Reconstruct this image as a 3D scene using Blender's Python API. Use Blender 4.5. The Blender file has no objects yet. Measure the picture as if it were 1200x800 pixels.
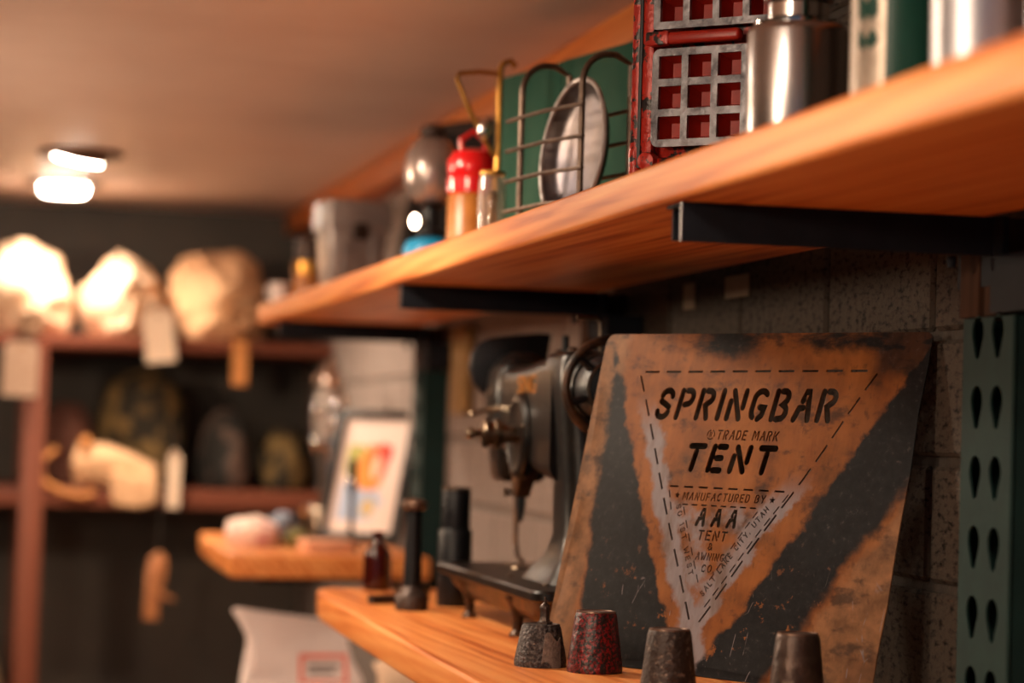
import bpy, bmesh, math, random
from mathutils import Vector, Matrix
random.seed(7)
PI = math.pi
sc = bpy.context.scene
COL = sc.collection

# ------------------------------------------------------------------ camera
C = 1.60                                   # eye height above the floor
SHELF = C - 0.243                          # top of the lower shelf
USH = C + 0.238                            # top of the upper shelf
CEIL = C + 0.58
WALL = 0.93                                # face of the shelf wall
cam_d = bpy.data.cameras.new('camera')
cam = bpy.data.objects.new('camera', cam_d)
COL.objects.link(cam)
cam_d.sensor_width = 36.0
cam_d.lens = 85.0
cam_d.clip_start = 0.05
r = Vector((0.97427185, -0.22350558, 0.02897612))
u = Vector((-0.03649241, -0.02957151, 0.99889631))
f = Vector((0.22240203, 0.97425396, 0.03696695))
m = Matrix((r, u, -f)).transposed().to_4x4()
m.translation = Vector((0, 0, C))
cam.matrix_world = m
cam_d.dof.use_dof = True
cam_d.dof.focus_distance = 2.43
cam_d.dof.aperture_fstop = 3.2
cam_d.dof.aperture_blades = 0
sc.camera = cam
sc.view_settings.view_transform = 'Standard'
sc.view_settings.look = 'None'
sc.view_settings.gamma = 1.0
sc.view_settings.use_curve_mapping = False
sc.view_settings.exposure = 0.6

# ------------------------------------------------------------------ world
w = bpy.data.worlds.new('room_ambient')
sc.world = w
w.use_nodes = True
w.node_tree.nodes['Background'].inputs[0].default_value = (0.60, 0.74, 1.0, 1)
w.node_tree.nodes['Background'].inputs[1].default_value = 0.13

# ceiling downlights: (x, y, power, radius, spot angle, aim)
LAMPS = [(0.242, 5.33, 34, 0.05, 135, (0.30, 0.0, -1)),
         (0.235, 6.02, 16, 0.05, 160, (0.0, 0.0, -1)),
         (0.060, 3.10, 27, 0.07, 150, (0.35, 0.0, -1)),  # unseen, set off the lamp row to spread light along the shelf
         (0.060, 1.45, 8, 0.07, 150, (0.35, 0.0, -1))]  # added unseen lamp to brighten the near shelf end
# unseen globe lamps added over the aisle for fill: (x, y, z, power)
ADDED_PENDANTS = [(-0.90, 1.1, C+0.36), (-0.80, 4.1, C+0.36)]

# ------------------------------------------------------------------ materials
def srgb(c):
    return tuple(((v/255)/12.92 if v/255 <= 0.04045 else ((v/255+0.055)/1.055)**2.4) for v in c)

def new_mat(name):
    mt = bpy.data.materials.new(name)
    mt.use_nodes = True
    return mt, mt.node_tree.nodes, mt.node_tree.links, mt.node_tree.nodes['Principled BSDF']

def mat(name, c1, c2=None, scale=20, rough=0.5, metal=0.0, bump=0.0, stretch=(1, 1, 1), lo=0.35, hi=0.65,
        detail=6, rvar=0.0, bscale=None, emit=None, trans=0.0, coat=0.0, sheen=0.0, spec=0.5):
    mt, N, L, b = new_mat(name)
    b.inputs['Roughness'].default_value = rough
    b.inputs['Metallic'].default_value = metal
    b.inputs['Transmission Weight'].default_value = trans
    b.inputs['Coat Weight'].default_value = coat
    b.inputs['Sheen Weight'].default_value = sheen
    b.inputs['Specular IOR Level'].default_value = spec
    a1 = srgb(c1)+(1,)
    b.inputs['Base Color'].default_value = a1
    if c2 is not None or bump:
        tc = N.new('ShaderNodeTexCoord')
        mp = N.new('ShaderNodeMapping')
        mp.inputs['Scale'].default_value = stretch
        L.new(tc.outputs['Object'], mp.inputs['Vector'])
    if c2 is not None:
        nz = N.new('ShaderNodeTexNoise')
        nz.inputs['Scale'].default_value = scale
        nz.inputs['Detail'].default_value = detail
        nz.inputs['Roughness'].default_value = 0.62
        L.new(mp.outputs['Vector'], nz.inputs['Vector'])
        rp = N.new('ShaderNodeValToRGB')
        rp.color_ramp.elements[0].position = lo
        rp.color_ramp.elements[1].position = hi
        rp.color_ramp.elements[0].color = a1
        rp.color_ramp.elements[1].color = srgb(c2)+(1,)
        L.new(nz.outputs['Fac'], rp.inputs['Fac'])
        L.new(rp.outputs['Color'], b.inputs['Base Color'])
        if rvar:
            mr = N.new('ShaderNodeMapRange')
            mr.inputs['To Min'].default_value = rough-rvar
            mr.inputs['To Max'].default_value = rough+rvar
            L.new(nz.outputs['Fac'], mr.inputs['Value'])
            L.new(mr.outputs['Result'], b.inputs['Roughness'])
    if bump:
        nb = N.new('ShaderNodeTexNoise')
        nb.inputs['Scale'].default_value = bscale or scale*3
        nb.inputs['Detail'].default_value = 5
        L.new(mp.outputs['Vector'], nb.inputs['Vector'])
        bp = N.new('ShaderNodeBump')
        bp.inputs['Strength'].default_value = bump
        bp.inputs['Distance'].default_value = 0.004
        L.new(nb.outputs['Fac'], bp.inputs['Height'])
        L.new(bp.outputs['Normal'], b.inputs['Normal'])
    if emit:
        b.inputs['Emission Color'].default_value = srgb(emit[0])+(1,)
        b.inputs['Emission Strength'].default_value = emit[1]
    return mt

def wood(name, light, mid, dark, axis='y', sc_=1.0, rough=0.42, amp=1.0, spec=0.18):
    mt, N, L, b = new_mat(name)
    tc = N.new('ShaderNodeTexCoord')
    mp = N.new('ShaderNodeMapping')
    s = {'x': (0.5, 14, 14), 'y': (14, 0.5, 14), 'z': (14, 14, 0.5)}[axis]
    mp.inputs['Scale'].default_value = tuple(v*sc_ for v in s)
    L.new(tc.outputs['Object'], mp.inputs['Vector'])
    n1 = N.new('ShaderNodeTexNoise')
    n1.inputs['Scale'].default_value = 3.2
    n1.inputs['Detail'].default_value = 8
    n1.inputs['Distortion'].default_value = 0.6
    L.new(mp.outputs['Vector'], n1.inputs['Vector'])
    wv = N.new('ShaderNodeTexWave')
    wv.wave_type = 'BANDS'
    wv.bands_direction = 'DIAGONAL'
    wv.inputs['Scale'].default_value = 2.2
    wv.inputs['Distortion'].default_value = 7.0
    wv.inputs['Detail'].default_value = 4
    wv.inputs['Detail Scale'].default_value = 0.7
    L.new(mp.outputs['Vector'], wv.inputs['Vector'])
    mx = N.new('ShaderNodeMix')
    mx.inputs[0].default_value = 0.16
    L.new(n1.outputs['Fac'], mx.inputs[2])
    L.new(wv.outputs['Fac'], mx.inputs[3])
    rp = N.new('ShaderNodeValToRGB')
    e = rp.color_ramp.elements
    e[0].position = 0.30
    e[0].color = srgb(dark)+(1,)
    e[1].position = 0.66
    e[1].color = srgb(light)+(1,)
    k = e.new(0.46)
    k.color = srgb(mid)+(1,)
    L.new(mx.outputs[0], rp.inputs['Fac'])
    L.new(rp.outputs['Color'], b.inputs['Base Color'])
    b.inputs['Roughness'].default_value = rough
    b.inputs['Specular IOR Level'].default_value = spec
    bp = N.new('ShaderNodeBump')
    bp.inputs['Strength'].default_value = 0.12*amp
    bp.inputs['Distance'].default_value = 0.002
    L.new(mx.outputs[0], bp.inputs['Height'])
    L.new(bp.outputs['Normal'], b.inputs['Normal'])
    return mt

MT = {}
MT['shelf'] = wood('oiled_wood', (218, 146, 84), (204, 122, 62), (166, 84, 36))
MT['shelf_x'] = wood('oiled_wood_cross', (222, 150, 92), (206, 128, 70), (168, 88, 40), axis='x')
MT['beam'] = wood('ceiling_beam_wood', (196, 112, 52), (178, 95, 40), (140, 68, 26))
MT['stud'] = wood('stud_wood', (66, 44, 32), (56, 37, 27), (42, 28, 20), axis='z', rough=0.9, spec=0.1)
MT['palestud'] = wood('pale_stud_wood', (150, 118, 78), (134, 104, 66), (110, 84, 52), axis='z')
MT['unit'] = wood('stained_unit_wood', (122, 70, 52), (112, 62, 46), (90, 48, 36), axis='x')
MT['unit_v'] = wood('stained_post_wood', (122, 70, 52), (112, 62, 46), (90, 48, 36), axis='z')
MT['ceiling'] = mat('ceiling_paint', (222, 200, 190), (212, 188, 178), 3, 0.5)
MT['wallback'] = mat('dark_back_wall_paint', (74, 66, 58), (62, 56, 50), 4, 0.7)
MT['wallleft'] = mat('side_wall_paint', (92, 74, 64), (84, 68, 58), 3, 0.8)
MT['floor'] = mat('concrete_floor', (176, 152, 128), (156, 132, 110), 3, 0.5)
MT['mortar'] = mat('mortar', (66, 58, 50), (54, 47, 41), 60, 0.9, bump=0.3)
MT['mortarpale'] = mat('pale_painted_mortar', (112, 98, 90), (98, 86, 78), 60, 0.9)
MT['block'] = mat('painted_concrete_block', (20, 18, 17), (70, 62, 55), 150, 0.8, bump=0.5, lo=0.34, hi=0.50, detail=4, bscale=170, spec=0.15, stretch=(1, 0.45, 1))
MT['blockpale'] = mat('pale_painted_block', (132, 116, 108), (114, 100, 92), 60, 0.75, bump=0.25, bscale=120)
MT['steel'] = mat('black_steel', (16, 18, 24), (24, 26, 33), 20, 0.7, 0.0, spec=0.15)
MT['zinc'] = mat('zinc_edge', (150, 150, 152), None, 1, 0.35, 0.9)
MT['green'] = mat('green_rack_paint', (24, 46, 44), (20, 39, 38), 25, 0.7, 0.0, bump=0.05, spec=0.15)
MT['iron'] = mat('black_japanned_iron', (11, 10, 10), (34, 27, 21), 28, 0.32, 0.05, bump=0.06, lo=0.45, hi=0.8, coat=0.0, spec=0.32)
MT['iron_brown'] = mat('worn_brown_iron', (34, 26, 20), (110, 70, 40), 22, 0.38, 0.5, bump=0.08, lo=0.42, hi=0.75)
MT['blackiron'] = mat('plain_black_iron', (13, 14, 17), (20, 20, 23), 30, 0.4, 0.0, spec=0.3)
MT['chrome'] = mat('chrome', (205, 200, 198), None, 1, 0.12, 1.0)
MT['dullchrome'] = mat('dull_nickel', (150, 132, 112), (90, 76, 64), 40, 0.3, 1.0)
MT['stainless'] = mat('brushed_stainless', (176, 168, 166), (150, 142, 140), 60, 0.27, 1.0, stretch=(1, 1, 0.05))
MT['mirrorglobe'] = mat('smoked_silver_globe', (176, 158, 150), (140, 124, 118), 12, 0.26, 0.6)
MT['mess'] = mat('dull_dented_tin', (104, 92, 88), (66, 60, 66), 14, 0.4, 0.8, bump=0.25, bscale=20)
MT['alu'] = mat('worn_cast_aluminium', (138, 138, 144), (62, 62, 68), 45, 0.42, 0.8, bump=0.2, lo=0.42, hi=0.68)
MT['redpaint'] = mat('chipped_red_paint', (160, 28, 12), (24, 17, 17), 60, 0.35, 0.1, bump=0.3, lo=0.52, hi=0.55)
MT['redplain'] = mat('red_enamel', (160, 30, 14), (128, 22, 12), 30, 0.4)
MT['gold'] = mat('gold_leaf', (206, 140, 66), (160, 100, 44), 80, 0.4, 0.6)
MT['castgrey'] = mat('pitted_grey_cast_iron', (44, 40, 41), (104, 96, 94), 280, 0.45, 0.6, bump=0.8, lo=0.42, hi=0.72, bscale=300)
MT['patch'] = mat('pale_worn_patch', (128, 112, 104), (96, 84, 78), 160, 0.55, 0.4, bump=0.4)
MT['castred'] = mat('red_mottled_cast_iron', (24, 17, 18), (112, 8, 14), 300, 0.4, 0.2, bump=0.5, lo=0.46, hi=0.58, bscale=130)
MT['castbrown'] = mat('rusty_brown_cast_iron', (48, 37, 33), (132, 114, 104), 150, 0.5, 0.5, bump=0.5, lo=0.54, hi=0.74, bscale=180)
MT['castdark'] = mat('dark_brown_cast_iron', (52, 40, 36), (78, 62, 54), 50, 0.42, 0.6, bump=0.35, bscale=110)
MT['rim'] = mat('polished_worn_rim', (140, 112, 96), (100, 78, 66), 80, 0.35, 0.8)
MT['amber'] = mat('amber_glass', (58, 14, 8), None, 1, 0.08, trans=0.3)
MT['glass'] = mat('clear_glass', (235, 230, 225), None, 1, 0.03, trans=0.9)
MT['yellow'] = mat('yellow_plastic', (220, 150, 20), None, 1, 0.4)
MT['brass'] = mat('brass', (186, 134, 62), (150, 104, 46), 40, 0.3, 0.9)
MT['cratepaint'] = mat('faded_green_crate_paint', (20, 60, 46), (40, 68, 54), 14, 0.8, bump=0.15, stretch=(1, 1, 0.35), spec=0.12)
MT['galv'] = mat('galvanised_tin', (178, 168, 164), (146, 136, 132), 24, 0.35, 0.3)
MT['darkwood'] = mat('dark_stained_frame', (40, 28, 23), (28, 20, 17), 18, 0.6, stretch=(1, 1, 6), spec=0.2)
MT['slate'] = mat('black_slate_panel', (24, 20, 21), (18, 16, 17), 14, 0.7, spec=0.12)
MT['blue'] = mat('blue_gas_cartridge', (26, 142, 190), None, 1, 0.35)
MT['redcap'] = mat('glossy_red_enamel', (206, 18, 22), None, 1, 0.22, coat=0.4)
MT['amberfill'] = mat('amber_fuel', (176, 110, 44), (150, 86, 30), 20, 0.35)
MT['wire'] = mat('aged_wire', (116, 96, 82), (80, 66, 58), 60, 0.4, 0.8)
MT['thermos'] = mat('dark_green_flask_enamel', (14, 56, 46), (11, 46, 38), 12, 0.4, coat=0.0, spec=0.25)
MT['label'] = mat('silver_flask_label', (166, 150, 134), (140, 126, 112), 50, 0.4, 0.4)
MT['canvas'] = mat('natural_canvas', (226, 196, 166), (206, 174, 144), 30, 0.85, bump=0.35, bscale=60)
MT['canvas2'] = mat('tan_canvas', (212, 168, 128), (190, 146, 108), 30, 0.85, bump=0.35, bscale=60)
MT['brownbag'] = mat('brown_canvas', (116, 74, 60), (96, 60, 48), 30, 0.85)
MT['camo'] = mat('camouflage_cloth', (40, 34, 22), (116, 92, 52), 16, 0.85, lo=0.46, hi=0.56, detail=2)
MT['darkcloth'] = mat('dark_camouflage_cloth', (24, 22, 18), (92, 72, 62), 11, 0.85, lo=0.48, hi=0.58, detail=2)
MT['tag'] = mat('paper_tag', (232, 206, 180), (220, 192, 166), 20, 0.8)
MT['printtag'] = mat('printed_paper_tag', (206, 176, 152), (178, 148, 126), 160, 0.8, stretch=(0.2, 0.2, 1.4))
MT['strap'] = mat('tan_strap_webbing', (196, 128, 64), (176, 110, 54), 60, 0.7)
MT['leather'] = mat('tan_leather', (176, 112, 66), (150, 90, 52), 25, 0.6)
MT['cord'] = mat('dark_cord', (40, 32, 26), None, 1, 0.8)
MT['whitebag'] = mat('white_paper_bag', (226, 212, 208), (210, 194, 190), 8, 0.8, bump=0.25, bscale=12)
MT['kraft'] = mat('kraft_paper_bag', (206, 176, 150), (194, 164, 138), 8, 0.8, bump=0.2, bscale=14)
MT['redprint'] = mat('red_print', (226, 110, 90), None, 1, 0.8)
MT['darkprint'] = mat('dark_print', (60, 54, 52), None, 1, 0.8)
MT['whitecloth'] = mat('white_enamel', (226, 216, 212), None, 1, 0.5)
MT['pinkcloth'] = mat('pale_pink_cotton', (236, 206, 190), (206, 120, 120), 18, 0.85, lo=0.5, hi=0.62)
MT['greycloth'] = mat('blue_grey_wool', (120, 128, 144), (84, 88, 98), 20, 0.9)
MT['olive'] = mat('olive_wool', (112, 104, 50), (84, 78, 40), 30, 0.9)
MT['cork'] = mat('pink_kraft_box', (226, 164, 126), (212, 148, 112), 20, 0.7)
MT['matboard'] = mat('white_mat_board', (236, 216, 206), None, 1, 0.7)
MT['lampglow'] = mat('lamp_diffuser', (255, 240, 220), emit=((255, 236, 214), 42.0))
MT['addedglobe'] = mat('added_globe_glow', (255, 226, 196), None, 1, 0.3, emit=((255, 226, 194), 120.0))  # glow of the added globes that light ceiling and shelf fronts
MT['lamptrim'] = mat('bronze_lamp_trim', (96, 70, 54), None, 1, 0.5, 0.3)
MT['lightpatch'] = mat('painted_light_patch', (158, 140, 116), (146, 128, 104), 40, 0.7)  # pale colour in place of light patches on the wall
MT['mirrorred'] = mat('mug_bright_steel', (190, 188, 194), None, 1, 0.38, 1.0)

# ------------------------------------------------------------------ mesh helpers
def T(x=0, y=0, z=0, rz=0.0, rx=0.0, ry=0.0):
    return Matrix.Translation((x, y, z)) @ Matrix.Rotation(rz, 4, 'Z') @ Matrix.Rotation(ry, 4, 'Y') @ Matrix.Rotation(rx, 4, 'X')

def _hash(i, j, k, c):
    h = (i*374761393+j*668265263+k*2147483647+c*1274126177) & 0xffffffff
    h = ((h ^ (h >> 13))*1274126177) & 0xffffffff
    h = ((h ^ (h >> 16))*2246822519) & 0xffffffff
    return ((h ^ (h >> 15)) & 0xffff)/32767.5-1.0
def noise_vector(p):
    """repeatable smooth value noise, three components in [-1, 1]"""
    i, j, k = math.floor(p.x), math.floor(p.y), math.floor(p.z)
    t = [q*q*(3-2*q) for q in (p.x-i, p.y-j, p.z-k)]
    out = []
    for c in range(3):
        v = 0.0
        for a in (0, 1):
            for b in (0, 1):
                for d in (0, 1):
                    v += _hash(i+a, j+b, k+d, c)*(t[0] if a else 1-t[0])*(t[1] if b else 1-t[1])*(t[2] if d else 1-t[2])
        out.append(v)
    return Vector(out)

class MB:
    def __init__(s):
        s.v = []
        s.f = []
    def add(s, vf, mtx=None):
        o = len(s.v)
        V, F = vf
        if mtx is not None:
            V = [mtx @ Vector(p) for p in V]
        s.v += [tuple(p) for p in V]
        s.f += [tuple(i+o for i in q) for q in F]
        return s
    @property
    def vf(s):
        return s.v, s.f

def box(x0, x1, y0, y1, z0, z1):
    v = [(x0, y0, z0), (x1, y0, z0), (x1, y1, z0), (x0, y1, z0), (x0, y0, z1), (x1, y0, z1), (x1, y1, z1), (x0, y1, z1)]
    return v, [(0, 3, 2, 1), (4, 5, 6, 7), (0, 1, 5, 4), (1, 2, 6, 5), (2, 3, 7, 6), (3, 0, 4, 7)]

def lathe(prof, n=32, close=True):
    """prof: (r, z) list; revolves round z."""
    v = []
    fc = []
    k = len(prof)
    for i in range(n):
        a = 2*PI*i/n
        for (rr, z) in prof:
            v.append((rr*math.cos(a), rr*math.sin(a), z))
    for i in range(n):
        j = (i+1) % n
        for q in range(k-1):
            fc.append((i*k+q, j*k+q, j*k+q+1, i*k+q+1))
    if close:
        fc.append(tuple(i*k for i in reversed(range(n))))
        fc.append(tuple(i*k+k-1 for i in range(n)))
    return v, fc

def tube(path, rad, n=10, closed=False):
    P_ = [Vector(p) for p in path]
    v = []
    fc = []
    k = len(P_)
    up = Vector((0, 0, 1))
    prev = None
    for i, p in enumerate(P_):
        if closed:
            t = (P_[(i+1) % k]-P_[i-1]).normalized()
        else:
            t = (P_[min(i+1, k-1)]-P_[max(i-1, 0)]).normalized()
        if prev is None:
            a = up if abs(t.z) < 0.9 else Vector((1, 0, 0))
            s_ = t.cross(a).normalized()
        else:
            s_ = (prev - t*prev.dot(t)).normalized()
        prev = s_
        q = t.cross(s_)
        rr = rad[i] if isinstance(rad, (list, tuple)) else rad
        for j in range(n):
            a = 2*PI*j/n
            v.append(tuple(p + (s_*math.cos(a)+q*math.sin(a))*rr))
    m_ = k if closed else k-1
    for i in range(m_):
        i2 = (i+1) % k
        for j in range(n):
            j2 = (j+1) % n
            fc.append((i*n+j, i*n+j2, i2*n+j2, i2*n+j))
    if not closed:
        fc.append(tuple(reversed(range(n))))
        fc.append(tuple((k-1)*n+j for j in range(n)))
    return v, fc

def loft(rings, cap=True):
    n = len(rings[0])
    v = [tuple(p) for rg in rings for p in rg]
    fc = []
    for i in range(len(rings)-1):
        for j in range(n):
            j2 = (j+1) % n
            fc.append((i*n+j, i*n+j2, (i+1)*n+j2, (i+1)*n+j))
    if cap:
        fc.append(tuple(reversed(range(n))))
        fc.append(tuple((len(rings)-1)*n+j for j in range(n)))
    return v, fc

def prism(poly, h0, h1, axis='z'):
    """poly of 2D points extruded along axis"""
    def pt(a, b, h):
        return {'z': (a, b, h), 'y': (a, h, b), 'x': (h, a, b)}[axis]
    n = len(poly)
    v = [pt(a, b, h0) for a, b in poly]+[pt(a, b, h1) for a, b in poly]
    fc = [tuple(reversed(range(n))), tuple(range(n, 2*n))]
    fc += [(i, (i+1) % n, n+(i+1) % n, n+i) for i in range(n)]
    return v, fc

def rrect(cx, cy, hx, hy, rad, n=5):
    out = []
    for (sx, sy, a0) in ((1, 1, 0), (-1, 1, 90), (-1, -1, 180), (1, -1, 270)):
        for i in range(n+1):
            a = math.radians(a0+90*i/n)
            out.append((cx+sx*(hx-rad)+rad*math.cos(a), cy+sy*(hy-rad)+rad*math.sin(a)))
    return out

def sphere(rx, ry, rz, n=24, m_=14):
    v = [(0, 0, -rz)]
    for i in range(1, m_):
        a = -PI/2+PI*i/m_
        for j in range(n):
            b = 2*PI*j/n
            v.append((rx*math.cos(a)*math.cos(b), ry*math.cos(a)*math.sin(b), rz*math.sin(a)))
    v.append((0, 0, rz))
    fc = []
    for j in range(n):
        fc.append((0, 1+(j+1) % n, 1+j))
    for i in range(m_-2):
        for j in range(n):
            a, b = 1+i*n+j, 1+i*n+(j+1) % n
            fc.append((a, b, b+n, a+n))
    top = len(v)-1
    o = 1+(m_-2)*n
    for j in range(n):
        fc.append((o+j, o+(j+1) % n, top))
    return v, fc

def mk_mesh(name, vf, material, bevel=0.0, seg=2, smooth=35, fixn=True):
    me = bpy.data.meshes.new(name)
    bm = bmesh.new()
    V, F = vf
    bv = [bm.verts.new(p) for p in V]
    for q in F:
        try:
            bm.faces.new([bv[i] for i in q])
        except ValueError:
            pass
    if fixn:
        bmesh.ops.recalc_face_normals(bm, faces=bm.faces)
    if bevel:
        ed = [e for e in bm.edges if len(e.link_faces) == 2 and e.calc_face_angle(0) > 0.6]
        bmesh.ops.bevel(bm, geom=ed, offset=bevel, segments=seg, profile=0.5, affect='EDGES', clamp_overlap=True)
    bm.to_mesh(me)
    bm.free()
    if smooth:
        for p in me.polygons:
            p.use_smooth = True
        me.set_sharp_from_angle(angle=math.radians(smooth))
    if material:
        me.materials.append(material)
    return me

def obj(name, vf, material, parent=None, bevel=0.0, seg=2, smooth=35, mtx=None, world=False, label=None):
    """vf in the parent's local frame (or in world axes relative to nothing when world=True)"""
    if isinstance(vf, MB):
        vf = vf.vf
    me = mk_mesh(name, vf, MT[material] if isinstance(material, str) else material, bevel, seg, smooth)
    o = bpy.data.objects.new(name, me)
    COL.objects.link(o)
    if parent is not None:
        o.parent = parent
    if mtx is not None:
        o.matrix_local = mtx
    if label:
        o['label'] = label
    return o

def tag(o, label, cat, group=None):
    o['label'] = label
    o['category'] = cat
    if group:
        o['group'] = group
    return o

def struct(o):
    o['kind'] = 'structure'
    return o

def thing(name, label, cat, loc=(0, 0, 0), rz=0.0, group=None):
    o = bpy.data.objects.new(name, None)
    COL.objects.link(o)
    o.empty_display_size = 0.03
    o.location = loc
    o.rotation_euler = (0, 0, rz)
    return tag(o, label, cat, group)

# ------------------------------------------------------------------ room
struct(obj('floor', box(-3.2, WALL+0.3, -1.5, 7.0, -0.1, 0.0), 'floor'))
struct(obj('ceiling', box(-3.2, WALL+0.3, -1.5, 7.0, CEIL, CEIL+0.1), 'ceiling'))
struct(obj('wall_back', box(-3.2, WALL+0.3, 6.65, 6.85, 0, CEIL), 'wallback'))
struct(obj('wall_left', box(-3.35, -3.2, -1.5, 6.85, 0, CEIL), 'wallleft'))
wr = struct(obj('wall_right', box(WALL+0.006, WALL+0.2, -1.5, 6.65, 0, CEIL), 'mortar'))
BH, BL = 0.1225, 0.30
bme = mk_mesh('block', box(0.0, 0.05, -(BL-0.010)/2, (BL-0.010)/2, 0.005, BH-0.005), MT['block'], 0.004, 1, 30)
bme2 = bme.copy()
bme2.materials[0] = MT['blockpale']
z0 = C+0.105-BH*4
for row in range(8):
    zz = z0+row*BH
    off = 0.0 if row % 2 else BL/2
    for k in range(19):
        yy = 1.02+off+k*BL
        if yy+BL/2 > 6.64:
            continue
        b_ = bpy.data.objects.new('block', bme if yy < 3.36 else bme2)
        COL.objects.link(b_)
        b_.parent = wr
        b_.location = (WALL-random.uniform(0, 0.0015), yy, zz)
obj('mortar_bed', box(WALL+0.0045, WALL+0.006, 3.36, 6.64, 0.02, CEIL-0.065), 'mortarpale', wr)
# timber ledge running along the top of the shelf wall
struct(obj('trim_1', box(0.865, WALL+0.004, 0.3, 6.64, CEIL-0.06, CEIL), 'beam', bevel=0.004))

# ceiling lamps
def downlight(x, y, pw, rad, ang, aim, lab, gimbal=False):
    t = thing('ceiling_downlight', lab, 'ceiling lamp', (x, y, CEIL), 0, 'recessed ceiling downlights')
    obj('trim_ring', lathe([(0.062, -0.001), (0.090, -0.001), (0.094, -0.006), (0.088, -0.012), (0.064, -0.012), (0.060, -0.006), (0.062, -0.001)], 32, False), 'lamptrim', t)
    if gimbal:
        obj('lamp_head', lathe([(0.030, 0.0), (0.05, -0.006), (0.060, -0.026), (0.056, -0.028)], 28), 'lamptrim', t, mtx=T(-0.002, 0.0, 0.012, rx=0.20, ry=0.16))
        obj('diffuser', lathe([(0.054, -0.0285), (0.05, -0.033), (0.0015, -0.036)], 28), 'lampglow', t, mtx=T(-0.002, 0.0, 0.012, rx=0.20, ry=0.16))
    else:
        obj('diffuser', lathe([(0.057, -0.008), (0.056, -0.024), (0.050, -0.032), (0.0015, -0.034)], 28), 'lampglow', t)
    ld = bpy.data.lights.new('downlight_beam', 'SPOT')
    ld.energy = pw
    ld.color = (1.0, 0.80, 0.60)
    ld.shadow_soft_size = rad
    ld.spot_size = math.radians(ang)
    ld.spot_blend = 0.6
    lo = bpy.data.objects.new('downlight_beam', ld)
    COL.objects.link(lo)
    lo.parent = t
    lo.location = (0, 0, -0.07)
    lo.rotation_euler = Vector(aim).to_track_quat('-Z', 'Y').to_euler()
    return t
labs = ['gimbal ceiling downlight with a tilted bright head in a dark ring',
        'flat round glowing ceiling downlight close to the back wall',
        'unseen round ceiling downlight above the sewing machine side of the shelves',
        'added unseen ceiling downlight above the near end of the shelves']
for i, L_ in enumerate(LAMPS):
    downlight(*L_, labs[i], gimbal=(i == 0))

def added_pendant(x, y, z, lab):  # added globe out of view, lights the ceiling and shelf fronts
    t = thing('added_globe_lamp', lab, 'added lamp', (x, y, CEIL), 0, 'added globe lamps over the aisle')
    h = CEIL-z
    obj('ceiling_rose', lathe([(0.05, 0), (0.05, -0.012), (0.03, -0.022), (0.006, -0.026)], 24), 'lamptrim', t)
    obj('flex', tube([(0, 0, -0.02), (0, 0, -h+0.12)], 0.003, 8), 'cord', t)
    obj('lamp_holder', lathe([(0.012, -h+0.13), (0.028, -h+0.12), (0.030, -h+0.085), (0.026, -h+0.078)], 24), 'brass', t)
    obj('glow_globe', sphere(0.09, 0.09, 0.09), 'addedglobe', t, mtx=T(0, 0, -h))
for q, nm in zip(ADDED_PENDANTS, ('near end of the shelves', 'sewing machine')):
    added_pendant(*q, 'added unseen globe lamp over the aisle beside the '+nm)

# ------------------------------------------------------------------ shelves
def slab(name, label, pts_front, x_back, y0, y1, ztop, thick, material, cat='shelf'):
    """live-edge slab: pts_front = [(y, x)] along the front edge"""
    poly = [(x, y) for (y, x) in pts_front]+[(x_back, pts_front[-1][0]), (x_back, pts_front[0][0])]
    o = obj(name, prism(poly, ztop-thick, ztop), material, bevel=0.005, seg=3, smooth=40)
    return tag(o, label, cat)
slab('shelf_board', 'thick oiled wood upper shelf board carrying lanterns and flasks',
     [(0.75, 0.587), (1.3, 0.5865), (2.0, 0.587), (2.8, 0.588), (3.5, 0.587), (4.2, 0.586), (4.86, 0.583)], WALL-0.052, 0, 0, USH, 0.038, 'shelf')
slab('shelf_board', 'live edge oiled wood lower shelf board under the sewing machine',
     [(0.75, 0.49), (1.5, 0.494), (2.0, 0.497), (2.3, 0.498), (2.6, 0.503), (2.95, 0.509), (3.3, 0.517), (3.5, 0.523), (3.585, 0.532), (3.62, 0.55)], WALL-0.052, 0, 0, SHELF, 0.040, 'shelf')
slab('shelf_board', 'short oiled wood shelf slab under the framed print',
     [(4.47, 0.500), (4.8, 0.506), (5.1, 0.515), (5.35, 0.53)], WALL-0.053, 0, 0, SHELF, 0.042, 'shelf')

# steel channel brackets, timber studs and green slotted rack uprights
def bracket(Y, lab, zt, xi, group):
    t = thing('shelf_bracket', lab, 'bracket', (xi, Y, zt), 0, group)
    xe = WALL-0.048-xi
    m_ = MB()
    m_.add(box(0, xe, -0.030, -0.027, -0.034, 0))            # near web
    m_.add(box(0.006, xe, 0.018, 0.021, -0.030, 0))          # far web
    m_.add(box(0, xe, -0.027, 0.018, -0.003, 0))             # top flange
    obj('arm_channel', m_, 'steel', t)
    obj('cut_edge', box(-0.0012, 0, -0.030, -0.027, -0.034, 0.0), 'zinc', t, label='bright bare steel cut end')
    obj('mounting_plate', box(xe, xe+0.006, -0.05, 0.045, -0.06, 0.0), 'steel', t)
    obj('bolt', lathe([(0.004, -0.010), (0.0045, -0.002), (0.0045, 0)], 10), 'steel', t, mtx=T(xe-0.03, -0.01, -0.0345))
    return t
bk = [(2.005, 'black steel channel bracket above the stencil sheet'), (3.345, 'black steel channel bracket above the sewing machine'),
      (4.665, 'black steel channel bracket at the far end of the upper shelf')]
for Y, lb in bk:
    bracket(Y, lb, USH-0.038, 0.597, 'brackets under the upper shelf')
for Y, lb in ((2.005, 'black steel bracket under the lower shelf below the stencil sheet'), (3.345, 'black steel bracket under the lower shelf below the sewing machine')):
    bracket(Y, lb, SHELF-0.040, 0.60, 'brackets under the lower shelf')
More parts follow.
